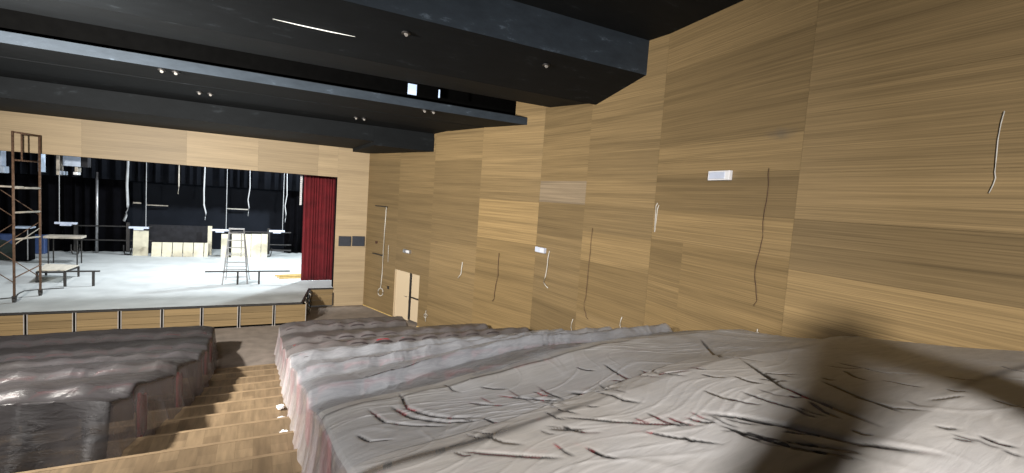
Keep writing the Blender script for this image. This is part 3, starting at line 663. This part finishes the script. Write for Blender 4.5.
wcable(0, [(462.5, 262), (461.5, 270), (461, 274), (458, 278)], .022, M['white'], 'short white cable low on the far oak wall')
wcable(0, wig([(499, 253), (498, 275), (495, 290), (494, 299), (492, 301)], 3, .5, 4), .011, M['brownwire'], 'dark cable hanging on the far oak wall between two white cables')
loop = [(380.5+2.6*math.cos(t), 292+3.8*math.sin(t)) for t in np.linspace(-1.5, 4.9, 14)]
wcable(0, [(386.5, 207), (385, 225), (383.5, 250), (382, 275), (380.6, 288)]+loop, .026, M['white'], 'long white cable ending in a loop between the stage and the side door')
wcable(0, [(388.5, 245), (388, 262)], .014, M['white'], 'short thin white cable beside the long looped cable')
for (k, x, y, r, lab) in ((0, 425.5, 315.5, 2.0, 'small white cable loop low on the wall beside the side door'), (2, 757, 335, 3.0, 'white cable loop on the wall just above the near dust sheet')):
    lp = [(x+r*math.cos(t)*.8, y+r*math.sin(t)) for t in np.linspace(-1.57, 4.5, 12)]
    wcable(k, [(x+.5, y-r-3), (x, y-r)]+lp+[(x, y+r+4)], .013 if k == 0 else .010, M['white'], lab)
for i, (k, x, y) in enumerate(((0, 538, 325), (1, 571.5, 323), (1, 620.5, 321))):
    wcable(k, [(x+1.5, y-4), (x, y), (x-.5, y+4), (x+.5, y+9)], .013, M['white'], 'short white cable stub just above the dust sheets, %s of three' % ['the leftmost', 'the middle one', 'the rightmost'][i])
def wbox(k, x0, x1, y0, y1, dep, name, lab, cat, mats, lensfrac=None, group=None):
    a = onW(k, x0, (y0+y1)/2); b = onW(k, x1, (y0+y1)/2); zt_ = onW(k, (x0+x1)/2, y0)[2]; zb_ = onW(k, (x0+x1)/2, y1)[2]
    n = wn(k); e = empty(name, ((a[0]+b[0])/2, (a[1]+b[1])/2, zb_), lab, cat, group); c = np.array(e.location)
    def slab_(t0, t1, o0, o1, z0, z1):
        m_ = MB(); A = a+(b-a)*t0; B = a+(b-a)*t1
        q = [A+n*o0, B+n*o0, B+n*o1, A+n*o1]; m_.prism([(p[0]-c[0], p[1]-c[1]) for p in q], 2, z0-c[2], z1-c[2]); return m_
    H_ = zt_-zb_
    slab_(0, 1, 0, dep, zb_, zt_).build('housing', mats[0], e, bevel=.008)
    if lensfrac: slab_(lensfrac[0], lensfrac[1], dep, dep+.012, zb_+H_*.15, zt_-H_*.15).build('diffuser', mats[1], e, bevel=.004)
    return e
wbox(2, 711, 732.5, 171, 180.5, .07, 'wall_light', 'white rectangular emergency light fixture high on the oak wall right of middle', 'light', (M['whitebox'], M['lens']), (.08, .8))
wbox(1, 537.5, 546.5, 247.3, 252.5, .09, 'emergency_light', 'small white emergency light with a cable dangling below it', 'light', (M['lens'], M['whitebox']), (.6, 1))
wbox(0, 405, 411.5, 249.5, 253, .1, 'emergency_light', 'small white emergency light above the side door', 'light', (M['metal'], M['whitebox']), (.5, 1))
wbox(0, 376, 388, 205.7, 206.9, .04, 'wall_bracket', 'thin black bracket at the top of the long white looped cable', 'bracket', (M['darkmetal'],))
wbox(0, 373, 383, 253.6, 254.8, .04, 'wall_bracket', 'short thin black bracket halfway down the long looped cable', 'bracket', (M['darkmetal'],))
wbox(0, 376, 377.6, 241, 243.5, .04, 'wall_button', 'tiny dark red button on the wall near the corner of the stage', 'button', (M['brownwire'],))
wbox(0, 387.6, 389.2, 286, 289, .03, 'cable_hole', 'small black hole cover on the wall left of the side door', 'cover', (M['darkmetal'],))

# ------------------------------------------------------------------ seats
ROWS = [14.7-1.67*k for k in range(10)]
def seat_parts():
    # backrest: rounded-top shell with cushion. origin at floor, faces +Y (stage)
    def arch(w, z0, z1, y0, y1, r, lean, seg=6):
        pr = [(-w, z0), (w, z0)]
        for k in range(seg+1): a = math.pi/2*k/seg; pr.append((w-r+r*math.cos(a), z1-r*.75+r*.75*math.sin(a)))
        for k in range(seg+1): a = math.pi/2+math.pi/2*k/seg; pr.append((-w+r+r*math.cos(a), z1-r*.75+r*.75*math.sin(a)))
        m_ = MB(); m_.prism(pr, 1, y0, y1); m_.v = [(x, y-lean*(z_-z0), z_) for x, y, z_ in m_.v]; return m_
    back = arch(.25, .42, .86, -.02, .05, .2, .22)
    shell = arch(.255, .34, .84, -.07, -.02, .19, .22)
    cush = MB().box((-.22, .02, .38), (.22, .13, .80)); cush.v = [(x, y+.06*(z_-.38), z_) for x, y, z_ in cush.v]
    arm = MB().box((-.03, -.1, .55), (.03, .33, .6)); post = MB().box((-.02, .0, 0), (.02, .16, .56)); post.box((-.03, -.1, 0), (.03, .28, .03))
    return back, shell, cush, arm, post
BK, SH, CU, AR, PO = seat_parts()
def make_seat():
    e = bpy.data.objects.new('theatre_seat', None); e.empty_display_size = .1; C.objects.link(e)
    BK.build('backrest', M['red'], e, bevel=.02); SH.build('back_shell', M['shell'], e, bevel=.01); CU.build('seat_cushion', M['red'], e, bevel=.03)
    for s in (-1, 1):
        a = AR.build('armrest', M['shell'], e, bevel=.01); a.location.x = s*.285
        p = PO.build('leg', M['darkmetal'], e); p.location.x = s*.285
    return e
proto = make_seat(); used = False
ordn = ['first', 'second', 'third', 'fourth', 'fifth', 'sixth', 'seventh', 'eighth', 'ninth', 'tenth']
EPM = None
def end_panel(r, sx):
    global EPM
    if EPM is None:
        m_ = MB(); pr = [(-.13, .02), (.3, .02), (.33, .3), (.28, .58), (.1, .6), (-.12, .74), (-.18, .55)]
        m_.prism(pr, 0, -.02, .02); o = m_.build('end_panel', M['red'], r, bevel=.008); EPM = o
    else: o = EPM.copy(); C.objects.link(o); o.parent = r
    o.location.x = sx*.325; o['label'] = 'red upholstered end panel'
def seat_at(x, y, z, lab, grp, end=0):
    global used
    if not used: r = proto; used = True
    else:
        r = proto.copy(); C.objects.link(r)
        for ch in [c0 for c0 in proto.children if not c0.name.startswith('end_panel')]: c = ch.copy(); C.objects.link(c); c.parent = r
    if end: end_panel(r, end)
    r.location = (x, y, z); r['label'] = lab; r['category'] = 'seat'; r['group'] = grp
def lift(X, Y):   # the near rows' sheets ride up towards the side wall
    def ss(t): t = np.clip(t, 0, 1); return t*t*(3-2*t)
    return .40*ss((X-.7)/3.4)*ss((10.4-Y)/5.0)
RX0 = .62
SINK = .0
for k, Y in enumerate(ROWS[:9]):
    z = zfloor(Y); n = int((wallx(Y)-.25-RX0-.3)/.58)
    if k >= 6: n = min(n, 9)
    for i in range(n):
        x = RX0+.34+i*.58
        if k == 0 and i > 5: continue
        seat_at(x, Y, z, 'red theatre seat under sheets right of the aisle, in the %s row from the stage' % ordn[k], 'seats right of the aisle, %s row' % ordn[k], -1 if i == 0 else 0)
LEDGE = [-1.05, -1.02, -1.0, -1.15, -1.38]
for k in range(5):
    Y = ROWS[k]; z = zfloor(Y)
    for i in range([10, 9, 8, 7, 6][k]):
        seat_at(LEDGE[k]-.34-i*.58, Y, z, 'red theatre seat under sheets left of the aisle, in the %s row from the stage' % ordn[k], 'seats left of the aisle, %s row' % ordn[k], 1 if i == 0 else 0)

# ------------------------------------------------------------------ dust sheets
class Noise2:
    def __init__(s, seed):
        r = np.random.RandomState(seed); s.g = r.rand(256, 256)*2*np.pi; 
    def __call__(s, x, y):
        xi = np.floor(x).astype(int); yi = np.floor(y).astype(int); xf = x-xi; yf = y-yi
        def gr(i, j, dx, dy): a = s.g[i % 256, j % 256]; return np.cos(a)*dx+np.sin(a)*dy
        u = xf**3*(xf*(xf*6-15)+10); v = yf**3*(yf*(yf*6-15)+10)
        a = gr(xi, yi, xf, yf); b = gr(xi+1, yi, xf-1, yf); c = gr(xi, yi+1, xf, yf-1); d = gr(xi+1, yi+1, xf-1, yf-1)
        return ((a*(1-u)+b*u)*(1-v)+(c*(1-u)+d*u)*v)*1.5
NZ = [Noise2(i) for i in range(8)]
SEATTOP = .875
def ridge_profile(Y, ridges, zt, sag, soft=False):
    """height of cloth along Y across the row ridges"""
    Y = np.asarray(Y, float); out = np.zeros_like(Y); rs = np.array(ridges); idx = np.argsort(rs); rs = rs[idx]; zz = np.array(zt)[idx]
    j = np.clip(np.searchsorted(rs, Y)-1, 0, len(rs)-2)
    t = np.clip((rs[j+1]-Y)/(rs[j+1]-rs[j]), 0, 1)          # 0 at the far ridge, 1 at the near one
    lin = zz[j+1]+(zz[j]-zz[j+1])*t
    g = np.where(t < .13, np.sin(np.clip(t/.13, 0, 1)*np.pi/2)**1.4, (1-(t-.13)/.87)**1.15)
    if soft: g = 4*t*(1-t)
    return lin - sag*g
def rtop(Y): return zrake_step(Y)+SEATTOP
def zrake_step(Y): return np.array([zfloor(y) for y in np.atleast_1d(Y)])
def crease(X, Y, ang, f1, f2, nz, w=.08, warp=.4):
    c, s = math.cos(ang), math.sin(ang); u = X*c+Y*s; v = -X*s+Y*c
    v = v+warp*NZ[7](X*.7+5, Y*.7)
    n = NZ[nz](u*f1, v*f2)
    return np.exp(-(n/w)**2)
def base_right(X, Y, sag, hump, ridges=ROWS, seed=0, soft=True):
    zt = [zfloor(y)+SEATTOP for y in ridges]; rid = [y-.1 for y in ridges]
    # let the ridge line wander a little in depth
    Yw = Y+.10*NZ[1](X*.5+seed, Y*.2)
    z = ridge_profile(Yw, rid, zt, sag, soft)
    near = np.ones_like(z)*10
    for y in rid: near = np.minimum(near, np.abs(Yw-y))
    rdg = np.exp(-(near/.32)**2)
    ph = (X-RX0-.34)/.58*2*np.pi
    z = z + hump*rdg*(.5*np.cos(ph)-.35)*np.clip((Y-3)/6, .35, 1)
    return z+lift(X, Y)
def make_sheet(name, side, Y0, Y1, res, mat, sag, hump, label, xedge, xfar, seed, off=.02, wr=1.0, folds=None, front=0, rear=0, hem=.05, ridges=ROWS, tone=None, jag=.1, angs=(0.5, 1.2), clear=.7, soft=False, tr=None):
    """side +1: block right of the aisle, hem hangs at x = xedge; side -1: left block. front/rear: length of hanging flap at Y1 / Y0"""
    nY = int((Y1-Y0)/res)+1; ys = np.linspace(Y0, Y1, nY)
    drop = 1.05; nd = int(drop/res*.9)
    nX = int(abs(xfar-xedge)/res)+1
    s = np.concatenate([-np.linspace(drop, 0, nd, endpoint=False), np.linspace(0, abs(xfar-xedge), nX)])
    fr = []
    if front: fr = list(np.linspace(front, 0, int(front/res), endpoint=False))
    rr = []
    if rear: rr = list(np.linspace(0, rear, int(rear/res)+1)[1:])
    # rows along Y: negative t beyond Y0 (rear flap), beyond Y1 (front flap)
    tt = np.concatenate([-np.array(rr[::-1]), ys-Y0, (Y1-Y0)+np.array(fr[::-1])]) if (fr or rr) else ys-Y0
    S, Tt = np.meshgrid(s, tt, indexing='ij')
    Yc = np.clip(Y0+Tt, Y0, Y1)
    # ragged near/far edges
    e1 = jag*NZ[2](S*1.3+seed, S*0+seed*1.7)
    if not rear: Yc = Yc + e1*np.clip(1-(Yc-Y0)/.8, 0, 1)
    if not front: Yc = Yc + jag*NZ[3](S*1.1+seed*2, S*0)*np.clip(1-(Y1-Yc)/.8, 0, 1)
    hang = np.maximum(0, -S); Xin = np.maximum(0, S)
    if callable(xedge_fn := globals().get('LE') if side < 0 else None): xe = xedge_fn(Yc)
    else: xe = np.full_like(Yc, xedge)
    X = xe + side*Xin
    Zt = base_right(X if side > 0 else -X, Yc, sag, hump, ridges, seed, soft) if side > 0 else base_left(X, Yc, sag, hump, ridges, seed)
    X0 = X.copy(); Yr0 = Yc.copy()
    FM = np.zeros_like(Zt); FW = .75
    # wrinkles
    W = .010*crease(X, Yc, angs[0], .35, 2.4, 4, .06, .9)+.008*crease(X, Yc, angs[1], .4, 3.4, 5, .06, .9)+.022*NZ[6](X*.9, Yc*1.1)
    fade = np.clip(1-hang/.3, .0, 1)
    Z = Zt + off + W*wr
    if folds:
        Fz = np.zeros_like(Z); Fr = np.zeros_like(Z); Sx = np.zeros_like(Z); Sy = np.zeros_like(Z)
        for pl, wd, dp in folds:
            tot = sum(math.hypot(x1-x0, y1-y0) for (x0, y0), (x1, y1) in zip(pl[:-1], pl[1:])); acc = 0
            for (x0, y0), (x1, y1) in zip(pl[:-1], pl[1:]):
                dx, dy = x1-x0, y1-y0; L2 = dx*dx+dy*dy+1e-9; ln = math.sqrt(L2)
                t = np.clip(((X-x0)*dx+(Yc-y0)*dy)/L2, 0, 1); ddx = X-x0-t*dx; ddy = Yc-y0-t*dy; dd = np.hypot(ddx, ddy)
                sd = np.sign(ddy)            # far side of the fold line falls softly, near side is the lip
                al = (acc+t*ln)/tot; tp = np.sin(np.pi*np.clip(al, .02, .98))**.6
                far = ddy > 0; e1_ = np.exp(-dd/(wd*2.5))*tp; mg = dp*.15*e1_*far
                Sx += -ddx/(dd+1e-6)*mg; Sy += -ddy/(dd+1e-6)*mg; Fr = np.maximum(Fr, dp*.12*e1_*far)
                Fz = np.maximum(Fz, .45*dp*tp*np.exp(-(dd/(wd*1.6))**2)); FM = np.maximum(FM, np.clip(tp*1.25, 0, 1)*np.exp(-(dd/max(.0125, wd*.95))**2)*min(1, dp/.02))
                acc += ln
    if folds: Z = Z + Fr
    if folds: Z = Z - Fz; X = X + Sx; Yc = Yc + Sy
    # side hem: round over the end of the row, then hang to the tread
    fl = zrake_step_grid(Yc)
    H = np.maximum(.1, Z-fl-hem)
    k = np.minimum(1, hang/drop); zdrop = H*k
    foldw = .028*np.sin(Yc*9+2*NZ[3](Yc*1.5, Yc*0+seed))+.012*np.sin(Yc*23+seed)
    X = X - side*(.01+ (.03+.10*k**1.5 + foldw*.6*k))*np.clip(hang/.12, 0, 1)
    # soften the shoulder
    sh = np.exp(-np.abs(S)/.14)*.06
    Z = Z - zdrop - sh
    # wall-side droop
    if side > 0:
        wx = np.array([wallx(y) for y in ys]); wl = np.interp(Yc, ys, wx)
        if seed == 1:
            g2 = np.clip((X-4.2)/.25, 0, 1)*np.clip((Yc-13.5)/.3, 0, 1); Z = Z-(Z-.06)*g2
        g = np.clip((X-(wl-.32))/.27, 0, 1); Z = Z-.32*g**2; X = np.where(g > 0, np.minimum(X, wl-.05), X)
    # front/rear flaps
    if front or rear:
        over = np.where(Y0+Tt > Y1, Y0+Tt-Y1, 0)+np.where(Tt < 0, -Tt, 0); sg = np.where(Tt < 0, -1, 1)
        full = front if front else 1
        ln = np.where(Tt < 0, rear if rear else 1, front if front else 1)
        kk = np.clip(over/ln, 0, 1); Hh = np.maximum(.02, Z-fl-.04)
        Z = Z-Hh*kk*np.where(over > 0, 1, 0)
        Yc = Yc+sg*over*np.where(Tt < 0, .22, .18)+sg*kk*.05*np.sin(X*9+seed)
    V = np.stack([X, Yc, Z], -1); a, b = S.shape
    v = V.reshape(-1, 3); I = np.arange(a*b).reshape(a, b)
    f = np.stack([I[:-1, :-1], I[1:, :-1], I[1:, 1:], I[:-1, 1:]], -1).reshape(-1, 4)
    if side < 0: f = f[:, ::-1]
    me = bpy.data.meshes.new(name); me.from_pydata(v.tolist(), [], f.tolist()); me.materials.append(mat); me.materials.append(M['film_side' if side > 0 else 'film_side_left'])
    fi = (S[1:, :-1] < -.06).astype(int).reshape(-1); me.polygons.foreach_set('material_index', fi.tolist())
    me.polygons.foreach_set('use_smooth', [True]*len(me.polygons)); me.update()
    at = me.attributes.new('clear', 'FLOAT', 'POINT')
    dd = np.full(Yr0.shape, 9.)
    for y in ridges: dd = np.minimum(dd, np.abs(Yr0+.10*NZ[1]((X0 if side > 0 else X0)*.5+seed, Yr0*.2)-(y-.06)))
    cl = clear*np.exp(-(dd/.055)**2)*np.clip(.5+1.6*NZ[5](X0*.8+seed, Yr0*.35), 0, 1)*(S > -.2)
    cl = np.maximum(cl, .97*np.clip(FM*1.5, 0, 1))  # fold lines turned see-through to stand in for the shade in creases
    if seed == 6: cl = np.maximum(cl, .8*np.exp(-((Yr0-2.93)/.07)**2)*np.clip((2.1-X0)/.6, 0, 1)*(S > .02))
    at.data.foreach_set('value', cl.reshape(-1).astype(np.float32))
    o = bpy.data.objects.new(name, me); C.objects.link(o)
    return tag(o, label, 'dust sheet', 'plastic dust sheets over the seats')
def zrake_step_grid(Y): return np.where(Y >= RAKE0, 0.0, RI*np.ceil((RAKE0-Y)/TR-1e-6))
def LE(Y): return np.interp(Y, [7.2]+ROWS[:5][::-1], [-1.62]+LEDGE[::-1])
def base_left(X, Y, sag, hump, ridges, seed):
    zt = [zfloor(y)+SEATTOP for y in ridges]; rid = [y-.1 for y in ridges]
    Yw = Y+.10*NZ[1](X*.5+seed, Y*.2); z = ridge_profile(Yw, rid, zt, sag)
    near = np.min([np.abs(Yw-y) for y in rid], 0); rdg = np.exp(-(near/.32)**2)
    ph = (X+1.4)/.58*2*np.pi
    return z+hump*rdg*(.5*np.cos(ph)-.35)

M['film_far'] = film('dusty_plastic_far', (.20, .185, .185), .90, dust=(.14, .125, .118), dustamt=.6)
M['film_mid'] = film('milky_plastic_mid', (.44, .46, .50), .68, bs=.6, dust=(.36, .36, .38), dustamt=.5)
M['film_near'] = film('dusty_plastic_near', (.46, .46, .47), .97, rough=.45, bs=.15, trans=.08, dust=(.41, .395, .375), dustamt=.7)
M['film_front'] = film('dusty_plastic_front', (.47, .46, .455), .97, rough=.45, bs=.12, trans=.08, dust=(.42, .39, .35), dustamt=.7)
M['film_left'] = film('thin_plastic_left', (.07, .066, .07), .82, rough=.32, dust=(.06, .055, .052), dustamt=.6)
M['film_side_left'] = film('dull_plastic_hem', (.16, .145, .145), .62, rough=.25, dust=(.18, .16, .155), dustamt=.3)
M['film_side'] = film('clean_plastic_hem', (.8, .76, .78), .5, rough=.25, dust=(.74, .68, .7), dustamt=.3)

def surf_hit(x, y):
    """world X,Y where the view of a photo point meets the smooth right-hand cover"""
    r = ray(x, y); t = np.arange(1.0, 16, .012); p = O[None]+r[None]*t[:, None]
    z = base_right(p[:, 0], p[:, 1], .06, 0); ok = np.where((p[:, 2] < z) & (p[:, 0] > .6))[0]
    return (p[ok[0], 0], p[ok[0], 1]) if len(ok) else None
FOLDS = []
for pts, w, dp in (
  ([(740, 369), (760, 385), (780, 399), (830, 420), (879, 439)], .018, .05), ([(700, 428), (740, 432), (780, 439), (857, 457), (934, 472)], .02, .055),
  ([(835, 375), (860, 382), (883, 388), (927, 391)], .012, .03), ([(498, 403), (530, 407), (560, 409)], .014, .035), ([(467, 411), (505, 415)], .014, .03),
  ([(569, 399), (590, 400), (615, 396)], .025, .06), ([(591, 400), (622, 411), (640, 416)], .014, .04), ([(603, 370), (627, 383), (658, 384)], .014, .04), ([(640, 375), (660, 381), (690, 380)], .014, .04),
  ([(398, 402), (406, 415), (428, 424), (450, 428), (480, 428)], .018, .06), ([(389, 414), (411, 427), (446, 433), (482, 432)], .018, .055), ([(367, 417), (385, 432), (411, 436), (446, 438)], .014, .045),
  ([(356, 444), (369, 452), (391, 453)], .012, .04), ([(326, 392), (334, 399), (343, 407)], .02, .05), ([(345, 395), (364, 405)], .02, .05), ([(460, 466), (508, 472), (560, 478)], .014, .03),
  ([(780, 455), (860, 470)], .012, .03), ([(850, 410), (890, 420), (925, 425)], .01, .025), ([(820, 395), (860, 412), (900, 425)], .01, .025), ([(740, 405), (800, 425)], .01, .02), ([(880, 395), (920, 402)], .01, .02),
  ([(640, 450), (720, 462)], .01, .02), ([(560, 430), (640, 440), (700, 442)], .012, .02), ([(700, 345), (720, 365), (760, 372)], .018, .04), ([(715, 440), (790, 462), (860, 478)], .012, .03)):
    q = [surf_hit(x, y) for x, y in pts]; q = [a for a in q if a is not None]
    if len(q) > 1: FOLDS.append((q, w, dp))
rf = random.Random(11)
for i in range(75):
    px_, py_ = rf.uniform(430, 1000), rf.uniform(372, 470)
    a_ = math.radians(rf.gauss(16, 9)); l_ = rf.uniform(14, 42)
    q = [surf_hit(px_, py_), surf_hit(px_+l_*.5*math.cos(a_), py_+l_*.5*math.sin(a_)+.8), surf_hit(px_+l_*math.cos(a_), py_+l_*math.sin(a_)*.9)]
    if all(q): FOLDS.append((q, rf.uniform(.009, .014), rf.uniform(.008, .022)))
make_sheet('dust_sheet', 1, 9.3, 15.05, .04, M['film_far'], .17, .05, 'dull grey-brown dust sheet over the far seat rows right of the aisle, nearest the stage', RX0, 6.95, 1, front=.8, off=.012)
make_sheet('dust_sheet', 1, 4.75, 9.95, .03, M['film_mid'], .17, .04, 'bluish milky translucent dust sheet over the middle rows right of the aisle, red showing through', RX0-.01, 7.05, 2, off=.05, wr=1.2, angs=(.6, 1.3), clear=.85)
make_sheet('dust_sheet', 1, 3.08, 4.95, .0125, M['film_near'], .05, .03, 'crumpled grey dust sheet with dark curved folds, between the bluish sheet and the smoothest one', RX0-.02, 6.95, 3, off=.07, wr=.45, folds=FOLDS, soft=True, angs=(-.25, .3), jag=.06, clear=.6)
make_sheet('dust_sheet', 1, -.9, 3.16, .0135, M['film_front'], .03, .015, 'smoothest and nearest beige dust sheet at the bottom of the picture beside the oak wall', RX0-.03, 6.95, 6, off=.095, wr=.3, folds=FOLDS, soft=True, angs=(-.2, .12), jag=.04, clear=.55)
make_sheet('dust_sheet', -1, 9.9, 15.05, .045, M['film_left'], .14, .04, 'dull grey dust sheet over the far seat rows left of the aisle, nearest the stage', -1.0, -7.2, 4, front=.8, off=.05, clear=0)
make_sheet('dust_sheet', -1, 7.3, 11.2, .03, M['film_left'], .14, .05, 'clear thin dust sheet hanging over the end of the nearest row left of the aisle', -1.0, -6.2, 5, off=.075, rear=1.1, wr=1.4, clear=.1)

# crumpled white plastic bits at the foot of the hem
for i, (x, y) in enumerate(((282, 396), (280, 412), (284, 428), (288, 441))):
    Y = (10.6, 8.6, 7.3, 6.6)[i]; X = .36+.0*i
    p = onX(x, y, .38); r = random.Random(i); bm = bmesh.new(); bmesh.ops.create_icosphere(bm, subdivisions=3, radius=.06)
    for v_ in bm.verts: v_.co *= r.uniform(.6, 1.25); v_.co.z *= .6
    me = bpy.data.meshes.new('plastic_scrap'); bm.to_mesh(me); bm.free(); me.materials.append(M['tape']); o = bpy.data.objects.new('plastic_scrap', me); C.objects.link(o)
    o.location = (p[0], p[1], zfloor(p[1])+.05); tag(o, 'crumpled white plastic scrap at the sheet hem along the aisle, %s' % ['nearest the stage', 'second from the stage', 'third from the stage', 'nearest the camera'][i], 'scrap', 'plastic scraps along the aisle')

# ------------------------------------------------------------------ lights
def area(name, loc, target, size, power, col, spread=None, shape='SQUARE'):
    l = bpy.data.lights.new(name, 'AREA'); l.energy = power; l.color = col; l.size = size; l.shape = shape
    if spread: l.spread = spread
    o = bpy.data.objects.new(name, l); C.objects.link(o); o.location = loc
    o.rotation_euler = (Vector(target)-Vector(loc)).to_track_quat('-Z', 'Y').to_euler(); return o
area('work_light', (-5.0, 7.2, 5.9), (1.7, 17, 2.6), .4, 1850, (1, .95, .88), shape='DISK', spread=math.radians(152))
LP = np.array([-1.6, -3.4, 6.5])
area('work_light', tuple(LP), (3.5, 3.0, 2.6), .3, 500, (1, .965, .935), shape='DISK', spread=math.radians(92))
# two unseen planks, added only to cast the V shadow on sheets and wall
def shadow_pt(x, y, zz, rng_=3.5):
    S = onZ(x, y, zz); d_ = S-LP; return LP+d_/np.linalg.norm(d_[:2])*rng_
ap = shadow_pt(850, 330, 3.6, 4.0); lf = shadow_pt(745, 473, 3.35, 4.0); rg = shadow_pt(1010, 432, 3.6, 4.0)
def plank(p, q, ext, w_, lab):
    p = Vector(p); q = Vector(q); t = (q-p).normalized(); q = p+t*ext; mid = (p+q)/2
    f_ = (mid-Vector(LP)).normalized(); s_ = t.cross(f_).normalized()
    m_ = MB(); R_ = Matrix((s_, t, f_)).transposed().to_4x4(); R_.translation = p
    m_.box((-w_/2, -.05, -.02), (w_/2, (q-p).length, .02), R_)
    tag(m_.build('shadow_plank', M['ply'], bevel=.004), lab, 'plank', 'unseen planks added to cast the V shadow')
plank(ap, lf, 2.6, .20, 'unseen wide plank added to cast the left leg of the V shadow')
plank(ap, rg, 3.0, .26, 'unseen wide plank added to cast the right leg of the V shadow')
area('stage_light', (4.4, 26.2, 7.6), (-4, 26, 0), .7, 1300, (.86, .95, 1))
area('stage_light', (-2.5, 22.3, 9.8), (-2.2, 26.5, 0), 1.0, 620, (.93, .96, 1), spread=math.radians(120))
w = bpy.data.worlds.new('world'); bpy.context.scene.world = w; w.use_nodes = True
w.node_tree.nodes['Background'].inputs[0].default_value = (.9, .95, 1, 1); w.node_tree.nodes['Background'].inputs[1].default_value = .09
l = bpy.data.lights.new('vestibule_fill', 'POINT'); l.energy = 14; l.color = (1, .9, .75); l.shadow_soft_size = .2  # unseen lamp, added to brighten the doorway recess
o = bpy.data.objects.new('vestibule_fill', l); C.objects.link(o); o.location = dw(u0+.9, .7, zt+.1)
vs = bpy.context.scene.view_settings; vs.view_transform = 'Standard'; vs.look = 'None'; vs.exposure = 0; vs.gamma = 1; vs.use_curve_mapping = False
